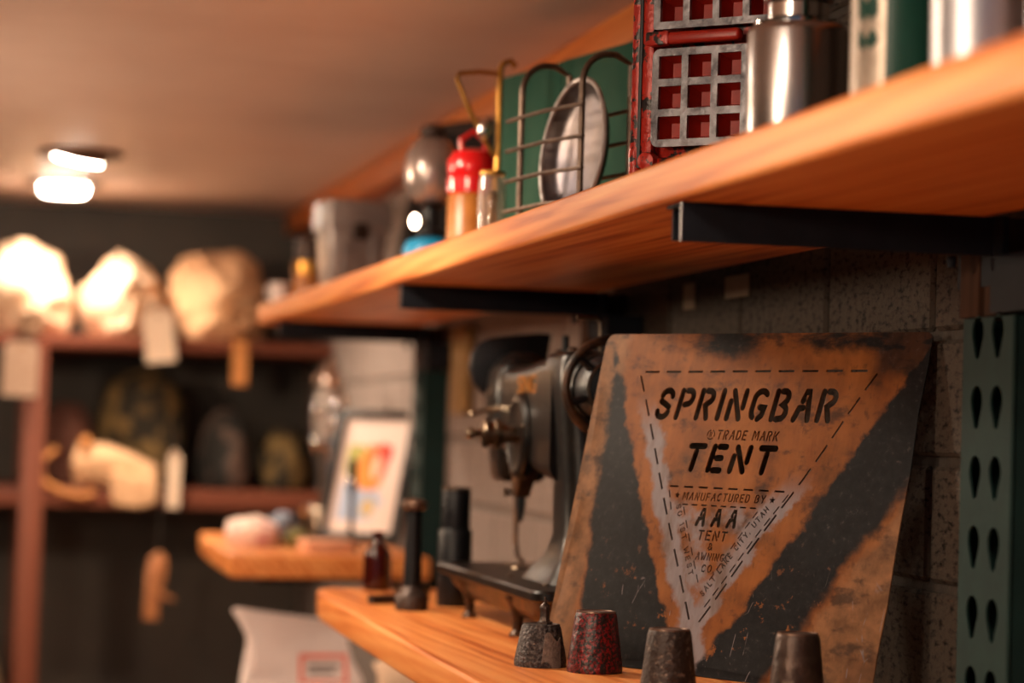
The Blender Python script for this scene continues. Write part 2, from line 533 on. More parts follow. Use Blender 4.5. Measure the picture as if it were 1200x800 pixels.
bracket(4.9, 'black steel bracket under the short slab shelf', SHELF-0.042, 0.60, 'brackets under the lower shelf')

def keyhole(cy, cz, s=1.1):
    """teardrop slot outline in (y, z)"""
    pts = []
    for i in range(11):
        a = math.radians(-25+230*i/10)
        pts.append((cy+0.0115*s*math.cos(a), cz+0.006+0.0125*s*math.sin(a)))
    for i in range(7):
        a = math.radians(180+180*i/6)
        pts.append((cy+0.0052*s*math.cos(a), cz-0.013+0.0052*s*math.sin(a)))
    return pts

def slotted_face(y0, y1, za, zb, slots, thick):
    """2D filled curve with teardrop holes -> mesh in (x=thickness, y, z)"""
    cu = bpy.data.curves.new('slot_face', 'CURVE')
    cu.dimensions = '2D'
    cu.fill_mode = 'BOTH'
    cu.extrude = thick/2
    for poly in [[(y0, za), (y1, za), (y1, zb), (y0, zb)]]+slots:
        sp = cu.splines.new('POLY')
        sp.points.add(len(poly)-1)
        for p, q in zip(sp.points, poly):
            p.co = (q[0], q[1], 0, 1)
        sp.use_cyclic_u = True
    return cu

def curve_to_mesh(cu, name, material):
    tmp = bpy.data.objects.new('tmp_curve', cu)
    COL.objects.link(tmp)
    dg = bpy.context.evaluated_depsgraph_get()
    dg.update()
    me = bpy.data.meshes.new_from_object(tmp.evaluated_get(dg))
    me.name = name
    bpy.data.objects.remove(tmp)
    bpy.data.curves.remove(cu)
    me.materials.clear()
    me.materials.append(material)
    return me

PITCH = 0.0617
UPW = 0.052
zt_up = C+0.112
slots = []
k = 0
z = zt_up-0.012
while z > zt_up-0.75:
    for cy in (-0.021, 0.021):
        slots.append(keyhole(cy, z-0.006))
    z -= PITCH
face_me = curve_to_mesh(slotted_face(-UPW, UPW, -zt_up, 0, [[(a, b-zt_up) for a, b in s] for s in slots], 0.0022), 'slotted_face', MT['green'])
for Y, lb in ((1.975, 'green slotted steel rack upright beside the stencil sheet'), (3.345, 'green slotted steel rack upright behind the sewing machine'),
              (4.665, 'green slotted steel rack upright below the far bracket')):
    t = thing('rack_upright', lb, 'upright', (WALL-0.05, Y, 0), 0, 'green rack uprights along the wall')
    fo = bpy.data.objects.new('slotted_face', face_me)
    COL.objects.link(fo)
    fo.parent = t
    # curve plane (x,y) -> (world y, world z)
    fo.matrix_local = Matrix(((0, 0, -1, 0), (1, 0, 0, 0), (0, 1, 0, zt_up), (0, 0, 0, 1)))
    for s_ in (-1, 1):
        obj('side_flange', box(0, 0.049, s_*UPW-0.0011, s_*UPW+0.0011, 0, zt_up), 'green', t)
        obj('corner_bead', tube([(0.001, s_*UPW, 0.0), (0.001, s_*UPW, zt_up)], 0.0022, 8), 'green', t)
    # posts above
    q = thing('timber_post', 'dark brown timber post between bracket and rack upright by the '+{1.975: 'stencil sheet', 3.345: 'sewing machine', 4.665: 'framed print'}[Y], 'post', (WALL-0.05, Y, zt_up+0.001), 0, 'timber posts above the rack uprights')
    obj('stud', box(0, 0.048, 0.024, 0.066, 0, USH-0.038-zt_up-0.001), 'stud', q, bevel=0.002)
    obj('stud', box(0.003, 0.048, -0.008, 0.020, 0, USH-0.038-zt_up-0.001), 'stud', q, bevel=0.002)
    obj('steel_strap', box(-0.004, 0.046, -0.100, -0.010, 0.002, USH-0.038-zt_up-0.036), 'steel', q)
# pale studs and thin strips that paint patches of light on the wall
for Y, z_a, z_b, wd, lb in ((4.43, 0.03, 0.19, 0.13, 'pale timber batten on the block wall beyond the sewing machine'),):
    tag(obj('wall_batten', box(WALL-0.022, WALL, Y-wd/2, Y+wd/2, C+z_a, C+z_b), 'palestud', bevel=0.002), lb, 'batten')
tag(obj('light_patch', box(WALL-0.0035, WALL-0.0016, 2.785, 2.875, C+0.172, C+0.199), 'lightpatch', bevel=0.0005, seg=1), 'wide painted patch of light on the block wall under the upper shelf', 'painted_light')
tag(obj('light_patch', box(WALL-0.0035, WALL-0.0016, 3.005, 3.052, C+0.166, C+0.199), 'lightpatch', bevel=0.0005, seg=1), 'narrow painted patch of light on the block wall under the upper shelf', 'painted_light')

# ------------------------------------------------------------------ stencil sheet
def arc(cx, cy, rx, ry, a0, a1, n=7):
    return [(cx+rx*math.cos(math.radians(a0+(a1-a0)*i/(n-1))), cy+ry*math.sin(math.radians(a0+(a1-a0)*i/(n-1)))) for i in range(n)]

# single-stroke stencil capitals with bridges; cell is wide w, 1 high (stroke centre lines)
def glyphs():
    G = {}
    G['S'] = (0.56, [arc(0.30, 0.74, 0.25, 0.26, 10, 165, 8), [(0.07, 0.60), (0.22, 0.53), (0.38, 0.45), (0.50, 0.38)], arc(0.27, 0.26, 0.26, 0.26, 190, 345, 8)])
    G['P'] = (0.52, [[(0, 0), (0, 1)], [(0.20, 1.0), (0.36, 1.0)]+arc(0.34, 0.75, 0.20, 0.25, 60, -70, 6)+[(0.22, 0.48)]])
    G['R'] = (0.56, [[(0, 0), (0, 1)], [(0.20, 1.0), (0.34, 1.0)]+arc(0.32, 0.77, 0.22, 0.22, 60, -70, 6)+[(0.27, 0.46), (0.36, 0.25), (0.46, 0.0)]])
    G['I'] = (0.0, [[(0, 0), (0, 1)]])
    G['N'] = (0.60, [[(0, 0), (0, 0.62)], [(0.05, 1.0), (0.54, 0.0)], [(0.60, 0.40), (0.60, 1.0)]])
    G['G'] = (0.56, [arc(0.30, 0.68, 0.28, 0.32, 40, 180, 8)+arc(0.30, 0.28, 0.28, 0.28, 180, 230, 4), [(0.36, 0.0), (0.5, 0.12), (0.54, 0.40), (0.34, 0.42)]])
    G['B'] = (0.54, [[(0, 0), (0, 1)], [(0.20, 1.0), (0.34, 1.0)]+arc(0.32, 0.78, 0.19, 0.22, 50, -50, 5)+[(0.34, 0.52)]+arc(0.30, 0.26, 0.25, 0.26, 50, -60, 5)+[(0.20, 0.0)]])
    G['A'] = (0.60, [[(0, 0), (0.13, 0.40), (0.30, 0.42)], [(0.22, 0.66), (0.32, 0.98), (0.40, 0.98), (0.60, 0.0)]])
    G['T'] = (0.60, [[(0, 1), (0.60, 1)], [(0.30, 0.0), (0.30, 0.78)]])
    G['E'] = (0.50, [[(0, 0.0), (0, 1)], [(0.20, 1), (0.50, 1)], [(0.20, 0.52), (0.42, 0.52)], [(0.20, 0), (0.50, 0)]])
    G['F'] = (0.50, [[(0, 0.0), (0, 1)], [(0.20, 1), (0.50, 1)], [(0.20, 0.52), (0.42, 0.52)]])
    G['D'] = (0.54, [[(0, 0), (0, 1)], [(0.20, 1.0), (0.30, 1.0)]+arc(0.28, 0.5, 0.26, 0.5, 70, -70, 9)+[(0.20, 0.0)]])
    G['M'] = (0.76, [[(0, 0), (0, 1)], [(0.16, 0.96), (0.38, 0.25), (0.60, 0.96)], [(0.76, 0), (0.76, 1)]])
    G['K'] = (0.56, [[(0, 0), (0, 1)], [(0.56, 1.0), (0.22, 0.52), (0.56, 0.0)]])
    G['U'] = (0.56, [[(0, 1.0), (0, 0.2), (0.10, 0.03), (0.18, 0.0)], [(0.38, 0.0), (0.46, 0.03), (0.56, 0.2), (0.56, 1.0)]])
    G['C'] = (0.54, [arc(0.30, 0.5, 0.28, 0.5, 45, 175, 9), arc(0.30, 0.5, 0.28, 0.5, 205, 315, 7)])
    G['O'] = (0.56, [arc(0.28, 0.5, 0.28, 0.5, 105, 255, 9), arc(0.28, 0.5, 0.28, 0.5, 75, -75, 9)])
    G['Y'] = (0.60, [[(0, 1), (0.26, 0.55)], [(0.60, 1), (0.38, 0.50), (0.30, 0.0)]])
    G['W'] = (0.80, [[(0, 1), (0.16, 0)], [(0.26, 0.10), (0.40, 0.75), (0.54, 0.10)], [(0.64, 0), (0.80, 1)]])
    G['L'] = (0.48, [[(0, 0.22), (0, 1)], [(0, 0), (0.48, 0)]])
    G['H'] = (0.56, [[(0, 0), (0, 1)], [(0.18, 0.5), (0.38, 0.5)], [(0.56, 0), (0.56, 1)]])
    G['1'] = (0.10, [[(0, 0.82), (0.10, 1.0), (0.10, 0.0)]])
    G['&'] = (0.60, [arc(0.27, 0.78, 0.17, 0.22, -60, 220, 9), [(0.20, 0.46), (0.02, 0.26), (0.14, 0.02), (0.34, 0.04), (0.56, 0.36)], [(0.40, 0.34), (0.60, 0.0)]])
    G['.'] = (0.0, [[(0, 0), (0, 0.03)]])
    G[','] = (0.0, [[(0, 0.05), (-0.05, -0.12)]])
    G[' '] = (0.25, [])
    return G
GL = glyphs()

def stroke_outline(pts, hw, caps=4):
    P_ = [Vector((p[0], p[1])) for p in pts]
    n = len(P_)
    left, right = [], []
    for i in range(n):
        d0 = (P_[i]-P_[i-1]).normalized() if i > 0 else None
        d1 = (P_[i+1]-P_[i]).normalized() if i < n-1 else None
        if d0 is None:
            d0 = d1
        if d1 is None:
            d1 = d0
        t = d0+d1
        t = t.normalized() if t.length > 1e-6 else d0
        nn = Vector((-t.y, t.x))
        k_ = 1.0/max(0.6, nn.dot(Vector((-d0.y, d0.x))))
        left.append(P_[i]+nn*hw*k_)
        right.append(P_[i]-nn*hw*k_)
    def cap(p, d):
        a0 = math.atan2(d.y, d.x)
        return [p+Vector((math.cos(a0+PI/2-PI*j/caps), math.sin(a0+PI/2-PI*j/caps)))*hw for j in range(1, caps)]
    out = left+cap(P_[-1], (P_[-1]-P_[-2]).normalized())+list(reversed(right))+cap(P_[0], (P_[0]-P_[1]).normalized())
    return [(q.x, q.y) for q in out]

def stencil_text(txt, h, width, hw, org, ang=0.0, shear=0.0, gap=0.34):
    """strokes of a line of text; org = baseline start, returns hole polygons"""
    adv = 0.0
    place = []
    for ch in txt:
        gw, st = GL[ch]
        place.append((adv, st))
        adv += gw+gap
    adv -= gap
    kx = (width-2*hw)/(adv*(h-2*hw))*1.0 if adv else 1.0
    ca, sa = math.cos(ang), math.sin(ang)
    out = []
    for a_, st in place:
        for line in st:
            q = []
            for (x, y) in line:
                X = hw+(x+a_)*(h-2*hw)*kx
                Y = hw+y*(h-2*hw)
                X += shear*Y
                q.append((org[0]+X*ca-Y*sa, org[1]+X*sa+Y*ca))
            out.append(stroke_outline(q, hw))
    return out

def dashes(p0, p1, n, duty, hw, start=0.0):
    p0, p1 = Vector(p0), Vector(p1)
    out = []
    for i in range(n):
        a = p0.lerp(p1, (i+start)/n)
        b_ = p0.lerp(p1, (i+start+duty)/n)
        d = (b_-a).normalized()
        nn = Vector((-d.y, d.x))*hw
        out.append([tuple(q) for q in (a+nn, a-nn, b_-nn, b_+nn)])
    return out

def star(cx, cy, rr):
    return [(cx+(rr if i % 2 == 0 else rr*0.42)*math.cos(PI/2+i*PI/5), cy+(rr if i % 2 == 0 else rr*0.42)*math.sin(PI/2+i*PI/5)) for i in range(10)]

holes = []
tl, tr, ap = (0.0507, 0.3194), (0.375, 0.321), (0.196, 0.0467)
holes += dashes((tl[0]+0.006, tl[1]+0.0002), tr, 10, 0.66, 0.00125)
holes += dashes((tl[0], tl[1]-0.004), ap, 10, 0.66, 0.00125)
holes += dashes((tr[0]+0.002, tr[1]-0.003), (ap[0]+0.004, ap[1]), 11, 0.70, 0.00115)
holes += stencil_text('SPRINGBAR', 0.0365, 0.250, 0.0035, (0.0805, 0.2660), 0, 0.14, 0.42)
holes += stencil_text('TRADE MARK', 0.0108, 0.084, 0.00085, (0.1785, 0.2463), 0, 0.14, 0.42)
holes += [stroke_outline(arc(0.1705, 0.2515, 0.0050, 0.0050, 100+q*120, 190+q*120, 6), 0.0006) for q in range(3)]
holes += stencil_text('R', 0.0058, 0.0036, 0.0005, (0.1686, 0.2487))
holes += stencil_text('TENT', 0.0325, 0.123, 0.0035, (0.1390, 0.2098), 0, 0.14, 0.44)
i0, i1, ia = (0.1285, 0.1940), (0.2925, 0.1945), (0.2035, 0.066)
holes += dashes(i0, i1, 8, 0.62, 0.0010)
holes += dashes((i0[0]+0.0005, i0[1]-0.004), (0.1395, 0.1640), 2, 0.62, 0.0008)
holes += dashes((i1[0]-0.002, i1[1]-0.003), (ia[0]+0.002, ia[1]), 10, 0.66, 0.0008)
holes += dashes((0.152, 0.1752), (0.258, 0.1755), 8, 0.6, 0.0008)
holes += dashes((0.1545, 0.1725), (0.1965, 0.0890), 6, 0.6, 0.0007)
holes += dashes((0.2555, 0.1720), (0.2060, 0.094), 7, 0.62, 0.0007)
holes += [star(0.1420, 0.1846, 0.0042), star(0.2715, 0.1850, 0.0044)]
holes += stencil_text('MANUFACTURED BY', 0.0090, 0.112, 0.00072, (0.1500, 0.1795), 0.012, 0.10, 0.42)
holes += stencil_text('AAA', 0.0205, 0.056, 0.0021, (0.1745, 0.1525), 0, 0.10, 0.75)
holes += stencil_text('TENT', 0.0110, 0.0400, 0.0010, (0.1815, 0.1385), 0, 0.10, 0.45)
holes += stencil_text('&', 0.0080, 0.0070, 0.0007, (0.1985, 0.1285))
holes += stencil_text('AWNING', 0.0085, 0.0390, 0.0007, (0.1838, 0.1178), 0, 0.08, 0.42)
holes += stencil_text('CO.', 0.0085, 0.0180, 0.0007, (0.1945, 0.1055), 0, 0.10, 0.45)
holes += stencil_text('SO 1ST WEST', 0.0070, 0.082, 0.0006, (0.1432, 0.1735), math.atan2(-0.0865, 0.0425), 0, 0.5)
holes += stencil_text('SALT LAKE CITY, UTAH', 0.0070, 0.116, 0.0006, (0.2035, 0.0800), math.atan2(0.087, 0.0615), 0, 0.5)
outline = []
for (cx, cy, a0) in ((0.436-0.006, 0.006, 270), (0.437-0.008, 0.3605-0.008, 0), (-0.012+0.012, 0.3625-0.012, 90), (-0.013+0.005, 0.005, 180)):
    rr = {270: 0.006, 0: 0.008, 90: 0.012, 180: 0.005}[a0]
    pts_ = [(cx+rr*math.cos(math.radians(a0+90*i/5)), cy+rr*math.sin(math.radians(a0+90*i/5))) for i in range(6)]
    outline += pts_
    if a0 == 270:
        for yv, dx in ((0.05, -0.001), (0.09, 0.0016), (0.13, 0.0), (0.17, -0.0014), (0.22, 0.0008), (0.28, 0.0), (0.32, 0.001)):
            outline.append((0.4362+dx, yv))
from mathutils.geometry import delaunay_2d_cdt
def cut_sheet(name, outline, holes, thick, material, grid=None, bend=None):
    """flat sheet with real cut-outs: constrained Delaunay, triangles inside any hole are dropped"""
    co, fc = [], []
    for poly in [outline]+holes:
        if sum(poly[i-1][0]*poly[i][1]-poly[i][0]*poly[i-1][1] for i in range(len(poly))) < 0:
            poly = list(reversed(poly))
        fc.append(list(range(len(co), len(co)+len(poly))))
        co += [Vector(q) for q in poly]
    if grid:
        co += [Vector(q) for q in grid]
    vo, eo, fo, ov, oe, of = delaunay_2d_cdt(co, [], fc, 0, 1e-6)
    keep = [q for q, o_ in zip(fo, of) if 0 in o_ and len(set(o_)) == 1]
    def zb(p):
        return bend(p.x, p.y) if bend else 0.0
    n = len(vo)
    V = [(p.x, p.y, thick/2+zb(p)) for p in vo]+[(p.x, p.y, -thick/2+zb(p)) for p in vo]
    cnt = {}
    F = []
    for q in keep:
        q = list(q)
        ar = sum(vo[q[i]].x*vo[q[(i+1) % len(q)]].y-vo[q[(i+1) % len(q)]].x*vo[q[i]].y for i in range(len(q)))
        if ar < 0:
            q.reverse()
        F.append(tuple(q))
        F.append(tuple(n+i for i in reversed(q)))
        for i in range(len(q)):
            cnt[(q[i], q[(i+1) % len(q)])] = 1
    for (i, j) in list(cnt):
        if (j, i) not in cnt:
            F.append((j, i, n+i, n+j))
    me = bpy.data.meshes.new(name)
    me.from_pydata(V, [], F)
    me.validate()
    for p in me.polygons:
        p.use_smooth = True
    me.set_sharp_from_angle(angle=math.radians(40))
    me.materials.append(material)
    return me

def stencil_material():
    mt, N, L, b = new_mat('patinated_copper_sheet')
    tc = N.new('ShaderNodeTexCoord')
    sx = N.new('ShaderNodeSeparateXYZ')
    L.new(tc.outputs['Object'], sx.inputs[0])
    def nz(scale, det=6, stretch=None, rough=0.6):
        n = N.new('ShaderNodeTexNoise')
        n.inputs['Scale'].default_value = scale
        n.inputs['Detail'].default_value = det
        n.inputs['Roughness'].default_value = rough
        if stretch:
            mp = N.new('ShaderNodeMapping')
            mp.inputs['Scale'].default_value = stretch
            L.new(tc.outputs['Object'], mp.inputs[0])
            L.new(mp.outputs[0], n.inputs[0])
        else:
            L.new(tc.outputs['Object'], n.inputs[0])
        return n.outputs['Fac']
    def mth(op, a, b_=None, c_=None):
        n = N.new('ShaderNodeMath')
        n.operation = op
        for i, v in enumerate((a, b_, c_)):
            if v is None:
                continue
            if isinstance(v, (int, float)):
                n.inputs[i].default_value = v
            else:
                L.new(v, n.inputs[i])
        return n.outputs[0]
    def step(v, lo, hi):
        n = N.new('ShaderNodeMapRange')
        n.interpolation_type = 'SMOOTHSTEP'
        n.inputs['From Min'].default_value = lo
        n.inputs['From Max'].default_value = hi
        L.new(v, n.inputs['Value'])
        return n.outputs['Result']
    def ramp(v, stops):
        n = N.new('ShaderNodeValToRGB')
        e = n.color_ramp.elements
        while len(e) < len(stops):
            e.new(0.5)
        for k_, (p, c_) in enumerate(stops):
            e[k_].position = p
            e[k_].color = srgb(c_)+(1,)
        L.new(v, n.inputs[0])
        return n.outputs[0]
    def mixc(fac, a, b_):
        n = N.new('ShaderNodeMix')
        n.data_type = 'RGBA'
        L.new(fac, n.inputs[0])
        L.new(a, n.inputs[6])
        L.new(b_, n.inputs[7])
        return n.outputs[2]
    U, V = sx.outputs[0], sx.outputs[1]
    wob = mth('MULTIPLY', mth('SUBTRACT', nz(38, 7), 0.5), 0.030)
    wob2 = mth('MULTIPLY', mth('SUBTRACT', nz(9, 4), 0.5), 0.030)
    wb = mth('ADD', wob, wob2)
    sR = mth('ADD', mth('SUBTRACT', mth('MULTIPLY', mth('SUBTRACT', U, 0.196), 0.8374), mth('MULTIPLY', mth('SUBTRACT', V, 0.0467), 0.5466)), wb)
    sL = mth('ADD', mth('SUBTRACT', mth('MULTIPLY', mth('SUBTRACT', U, 0.196), -0.8825), mth('MULTIPLY', mth('SUBTRACT', V, 0.0467), 0.4702)), wb)
    Uw = mth('ADD', U, wb)
    Vw = mth('ADD', V, wb)
    copper = ramp(nz(16, 8), [(0.28, (52, 31, 18)), (0.48, (118, 66, 28)), (0.72, (142, 88, 42))])
    streak = ramp(nz(30, 6, (1, 0.12, 1)), [(0.35, (84, 52, 30)), (0.65, (148, 94, 46))])
    n_ = N.new('ShaderNodeMix')
    n_.data_type = 'RGBA'
    n_.inputs[0].default_value = 0.35
    L.new(copper, n_.inputs[6])
    L.new(streak, n_.inputs[7])
    copper = n_.outputs[2]
    black = ramp(nz(110, 9, None, 0.75), [(0.36, (9, 9, 11)), (0.58, (22, 22, 25)), (0.74, (70, 64, 62))])
    silver = ramp(nz(34, 7, (1, 0.3, 1)), [(0.30, (92, 72, 60)), (0.52, (124, 116, 120)), (0.75, (100, 94, 98))])
    olive = ramp(nz(40, 6), [(0.35, (92, 64, 42)), (0.65, (130, 92, 62))])
    # the dark diagonal stain right of the triangle
    mR = mth('MULTIPLY', step(sR, 0.032, 0.040), mth('SUBTRACT', 1.0, step(sR, 0.106, 0.124)))
    # the dark stain along the left side
    mL = mth('MULTIPLY', step(sL, 0.026, 0.034), step(mth('ADD', Uw, mth('MULTIPLY', V, 0.10)), 0.034, 0.044))
    mT = step(Vw, 0.334, 0.350)
    mT = mth('MULTIPLY', mT, mth('MULTIPLY', step(nz(14, 5, (1, 3, 1)), 0.34, 0.60), step(U, 0.02, 0.12)))
    mTR = mth('MULTIPLY', step(Uw, 0.36, 0.39), step(Vw, 0.300, 0.330))
    mB = mth('MAXIMUM', mth('MAXIMUM', mR, mL), mth('MAXIMUM', mT, mth('MULTIPLY', mTR, 0.8)))
    flake = step(nz(55, 9, None, 0.7), 0.60, 0.64)
    flake = mth('MULTIPLY', flake, mth('SUBTRACT', 1.0, step(V, 0.05, 0.16)))
    mB = mth('MULTIPLY', mB, mth('SUBTRACT', 1.0, flake))
    mS1 = mth('MULTIPLY', mth('MULTIPLY', step(sL, -0.016, -0.008), mth('SUBTRACT', 1.0, step(sL, 0.008, 0.016))), mth('SUBTRACT', 1.0, step(V, 0.24, 0.30)))
    mS2 = mth('MULTIPLY', mth('MULTIPLY', step(sR, -0.022, -0.010), mth('SUBTRACT', 1.0, step(sR, 0.008, 0.014))), mth('SUBTRACT', 1.0, step(V, 0.17, 0.22)))
    mS3 = mth('MULTIPLY', mth('SUBTRACT', 1.0, step(Vw, 0.168, 0.182)), mth('MULTIPLY', mth('SUBTRACT', 1.0, step(sL, 0.0, 0.012)), mth('SUBTRACT', 1.0, step(sR, 0.0, 0.012))))
    mS3 = mth('MULTIPLY', mS3, step(nz(26, 5), 0.38, 0.6))
    mS = mth('MAXIMUM', mth('MAXIMUM', mS1, mS2), mS3)
    smudge = mth('MAXIMUM', mth('MULTIPLY', step(nz(22, 9, (1, 1.6, 1)), 0.52, 0.68), 0.7), mth('MULTIPLY', step(nz(120, 6, (1, 0.5, 1)), 0.56, 0.74), 0.45))
    edge = mth('MAXIMUM', mth('SUBTRACT', 1.0, step(Uw, 0.015, 0.035)), step(sR, 0.115, 0.13))
    col = mixc(edge, copper, olive)
    col = mixc(smudge, col, black)
    col = mixc(mS, col, silver)
    col = mixc(mB, col, black)
    # scratches
    wv = N.new('ShaderNodeTexVoronoi')
    wv.feature = 'DISTANCE_TO_EDGE'
    wv.inputs['Scale'].default_value = 34
    mp = N.new('ShaderNodeMapping')
    mp.inputs['Scale'].default_value = (1.4, 0.6, 1)
    L.new(tc.outputs['Object'], mp.inputs[0])
    L.new(mp.outputs[0], wv.inputs['Vector'])
    scr = mth('MULTIPLY', mth('LESS_THAN', wv.outputs['Distance'], 0.012), step(nz(20, 3), 0.56, 0.60))
    scr = mth('MULTIPLY', scr, mth('SUBTRACT', 1.0, step(V, 0.06, 0.13)))
    col = mixc(scr, col, silver)
    L.new(col, b.inputs['Base Color'])
    b.inputs['Metallic'].default_value = 0.1
    b.inputs['Specular IOR Level'].default_value = 0.12
    L.new(mth('ADD', mth('MULTIPLY', nz(50, 5), 0.25), 0.32), b.inputs['Roughness'])
    bp = N.new('ShaderNodeBump')
    bp.inputs['Strength'].default_value = 0.12
    bp.inputs['Distance'].default_value = 0.002
    L.new(nz(45, 6), bp.inputs['Height'])
    L.new(bp.outputs[0], b.inputs['Normal'])
    return mt
MT['stencil'] = stencil_material()
st_grid = [(-0.012+0.448*(i+0.5)/22, 0.362*(j+0.5)/18) for i in range(22) for j in range(18)]
st_me = cut_sheet('metal_stencil', outline, holes, 0.0014, MT['stencil'], st_grid,
                  lambda a, b_: 0.0025*math.sin(a*11)*math.sin(b_*9+0.6)+0.0012*math.sin(b_*38+a*9)*(0.5+a))
st = bpy.data.objects.new('metal_stencil', st_me)
COL.objects.link(st)
az, lean = 1.0505, 0.2426
d_ = Vector((math.cos(az), -math.sin(az), 0))
up_ = Vector((math.sin(az)*math.sin(lean), math.cos(az)*math.sin(lean), math.cos(lean)))
n_ = d_.cross(up_)
M_ = Matrix((d_, up_, n_)).transposed().to_4x4()
M_.translation = Vector((0.6321, 2.5383, SHELF+0.001))
st.matrix_world = M_
tag(st, 'stained copper sheet stencil with a triangle of cut-out tent lettering', 'stencil')

# ------------------------------------------------------------------ tapered iron weights
def weight(name, lab, x, y, rb, rt, h, body, rz=0.0, squash=1.0):
    t = thing(name, lab, 'weight', (x, y, SHELF), rz, 'tapered iron weights in front of the stencil')
    pr = [(rb*0.30, 0.0), (rb*0.985, 0.0), (rb, 0.0025), (rb*0.995, 0.006), (rt*1.01, h-0.005), (rt*0.96, h-0.0015), (rt*0.90, h)]
    V, F = lathe(pr, 40)
    V = [(p[0], p[1]*squash, p[2]) for p in V]
    obj('body', (V, F), body, t, smooth=50)
    V, F = lathe([(rt*0.94, h-0.0022), (rt*0.93, h+0.0006), (rt*0.80, h+0.0008), (rt*0.74, h-0.0004), (rt*0.3, h+0.0002), (0.0006, h+0.0002)], 40)
    obj('rim', ([(p[0], p[1]*squash, p[2]) for p in V], F), 'rim', t, label='lighter worn rim')
    return t
g = weight('iron_weight', 'squat pitted grey iron weight with a pale patch and a spindle on top', 0.600, 2.453, 0.0275, 0.0210, 0.0430, 'castgrey')
for c in list(g.children):
    if c.name.startswith('rim'):
        c.data.materials[0] = MT['castgrey']
V = []
for i in range(7):
    for j in range(7):
        a = math.radians(-98+46*i/6+(j-3)*1.4)
        zz = 0.004+0.030*j/6+0.004*math.sin(i*1.1)-0.004*(i/6)
        rr = 0.0277-(0.0277-0.0212)*(zz/0.043)+0.0002
        V.append((rr*math.cos(a), rr*math.sin(a), zz))
for i in range(7):
    for j in range(7):
        a = math.radians(-98+46*i/6+(j-3)*1.4)
        zz = 0.004+0.030*j/6+0.004*math.sin(i*1.1)-0.004*(i/6)
        rr = 0.0277-(0.0277-0.0212)*(zz/0.043)+0.0013
        V.append((rr*math.cos(a), rr*math.sin(a), zz))
F = [(49+i*7+j, 49+i*7+j+1, 49+(i+1)*7+j+1, 49+(i+1)*7+j) for i in range(6) for j in range(6)]
bd = [i*7 for i in range(7)]+[42+j for j in range(1, 7)]+[i*7+6 for i in reversed(range(6))]+[j for j in reversed(range(1, 6))]
F += [(bd[k_], bd[(k_+1) % len(bd)], 49+bd[(k_+1) % len(bd)], 49+bd[k_]) for k_ in range(len(bd))]
obj('worn_patch', (V, F), 'patch', g, label='pale bare patch of metal')
obj('spindle', lathe([(0.0085, 0.0435), (0.0085, 0.0455), (0.0060, 0.0465), (0.0052, 0.049), (0.0052, 0.058), (0.0058, 0.060), (0.0050, 0.0625), (0.0022, 0.065), (0.0014, 0.066), (0.0014, 0.071), (0.0006, 0.0715)], 8), 'castdark', g, mtx=T(0.004, 0.002, 0))
weight('iron_weight', 'tapered iron weight with flaking deep red paint', 0.643, 2.395, 0.0285, 0.0215, 0.0615, 'castred')
weight('iron_weight', 'rust-spotted brown iron weight beside the red one', 0.657, 2.180, 0.0270, 0.0205, 0.0620, 'castbrown')
weight('iron_weight', 'plain dark brown iron weight at the right corner of the stencil', 0.764, 2.125, 0.0262, 0.0205, 0.0640, 'castdark')

# ------------------------------------------------------------------ sewing machine
SM = (0.742, 2.99, SHELF)
sm = thing('sewing_machine', 'old black cast iron sewing machine with a spoked handwheel', 'sewing machine', SM)
def S(x, y, z):          # eye-relative world coordinates -> machine local
    return (x-SM[0], y-SM[1], z+C-SM[2])
def ringS(y, cx, cz, hx, hz, rad, n=5):
    return [S(a, y, b_) for a, b_ in rrect(cx, cz, hx, hz, rad, n)]
def ringZ(z, cx, cy, hx, hy, rad, n=5):
    return [S(a, b_, z) for a, b_ in rrect(cx, cy, hx, hy, rad, n)]
BT = -0.178
BX, BY = 0.722, 2.920
obj('bed', loft([ringZ(BT-0.014, BX, BY, 0.084, 0.288, 0.02), ringZ(BT-0.011, BX, BY, 0.088, 0.292, 0.024), ringZ(BT-0.003, BX, BY, 0.088, 0.292, 0.024), ringZ(BT, BX, BY, 0.085, 0.289, 0.021)]), 'iron', sm, smooth=40)
obj('slide_plate', loft([ringZ(BT+0.0002, 0.735, 3.11, 0.028, 0.05, 0.012), ringZ(BT+0.0022, 0.735, 3.11, 0.027, 0.049, 0.012)]), 'dullchrome', sm)
obj('apron', loft([ringZ(BT-0.013, BX, BY, 0.078, 0.262, 0.02), ringZ(BT-0.026, BX, BY-0.01, 0.076, 0.250, 0.03), ringZ(BT-0.040, BX, BY-0.03, 0.066, 0.205, 0.04), ringZ(BT-0.047, BX, BY-0.04, 0.046, 0.15, 0.04)]), 'iron_brown', sm, smooth=60)
for (x, y) in ((0.656, 2.80), (0.656, 3.075), (0.788, 2.80), (0.788, 3.075)):
    V, F = lathe([(0.010, 0.0), (0.010, 0.003), (0.006, 0.008), (0.0065, 0.02), (0.011, 0.034), (0.018, 0.046)], 14)
    obj('foot', (V, F), 'iron_brown', sm, mtx=T(x-SM[0], y-SM[1], 0))
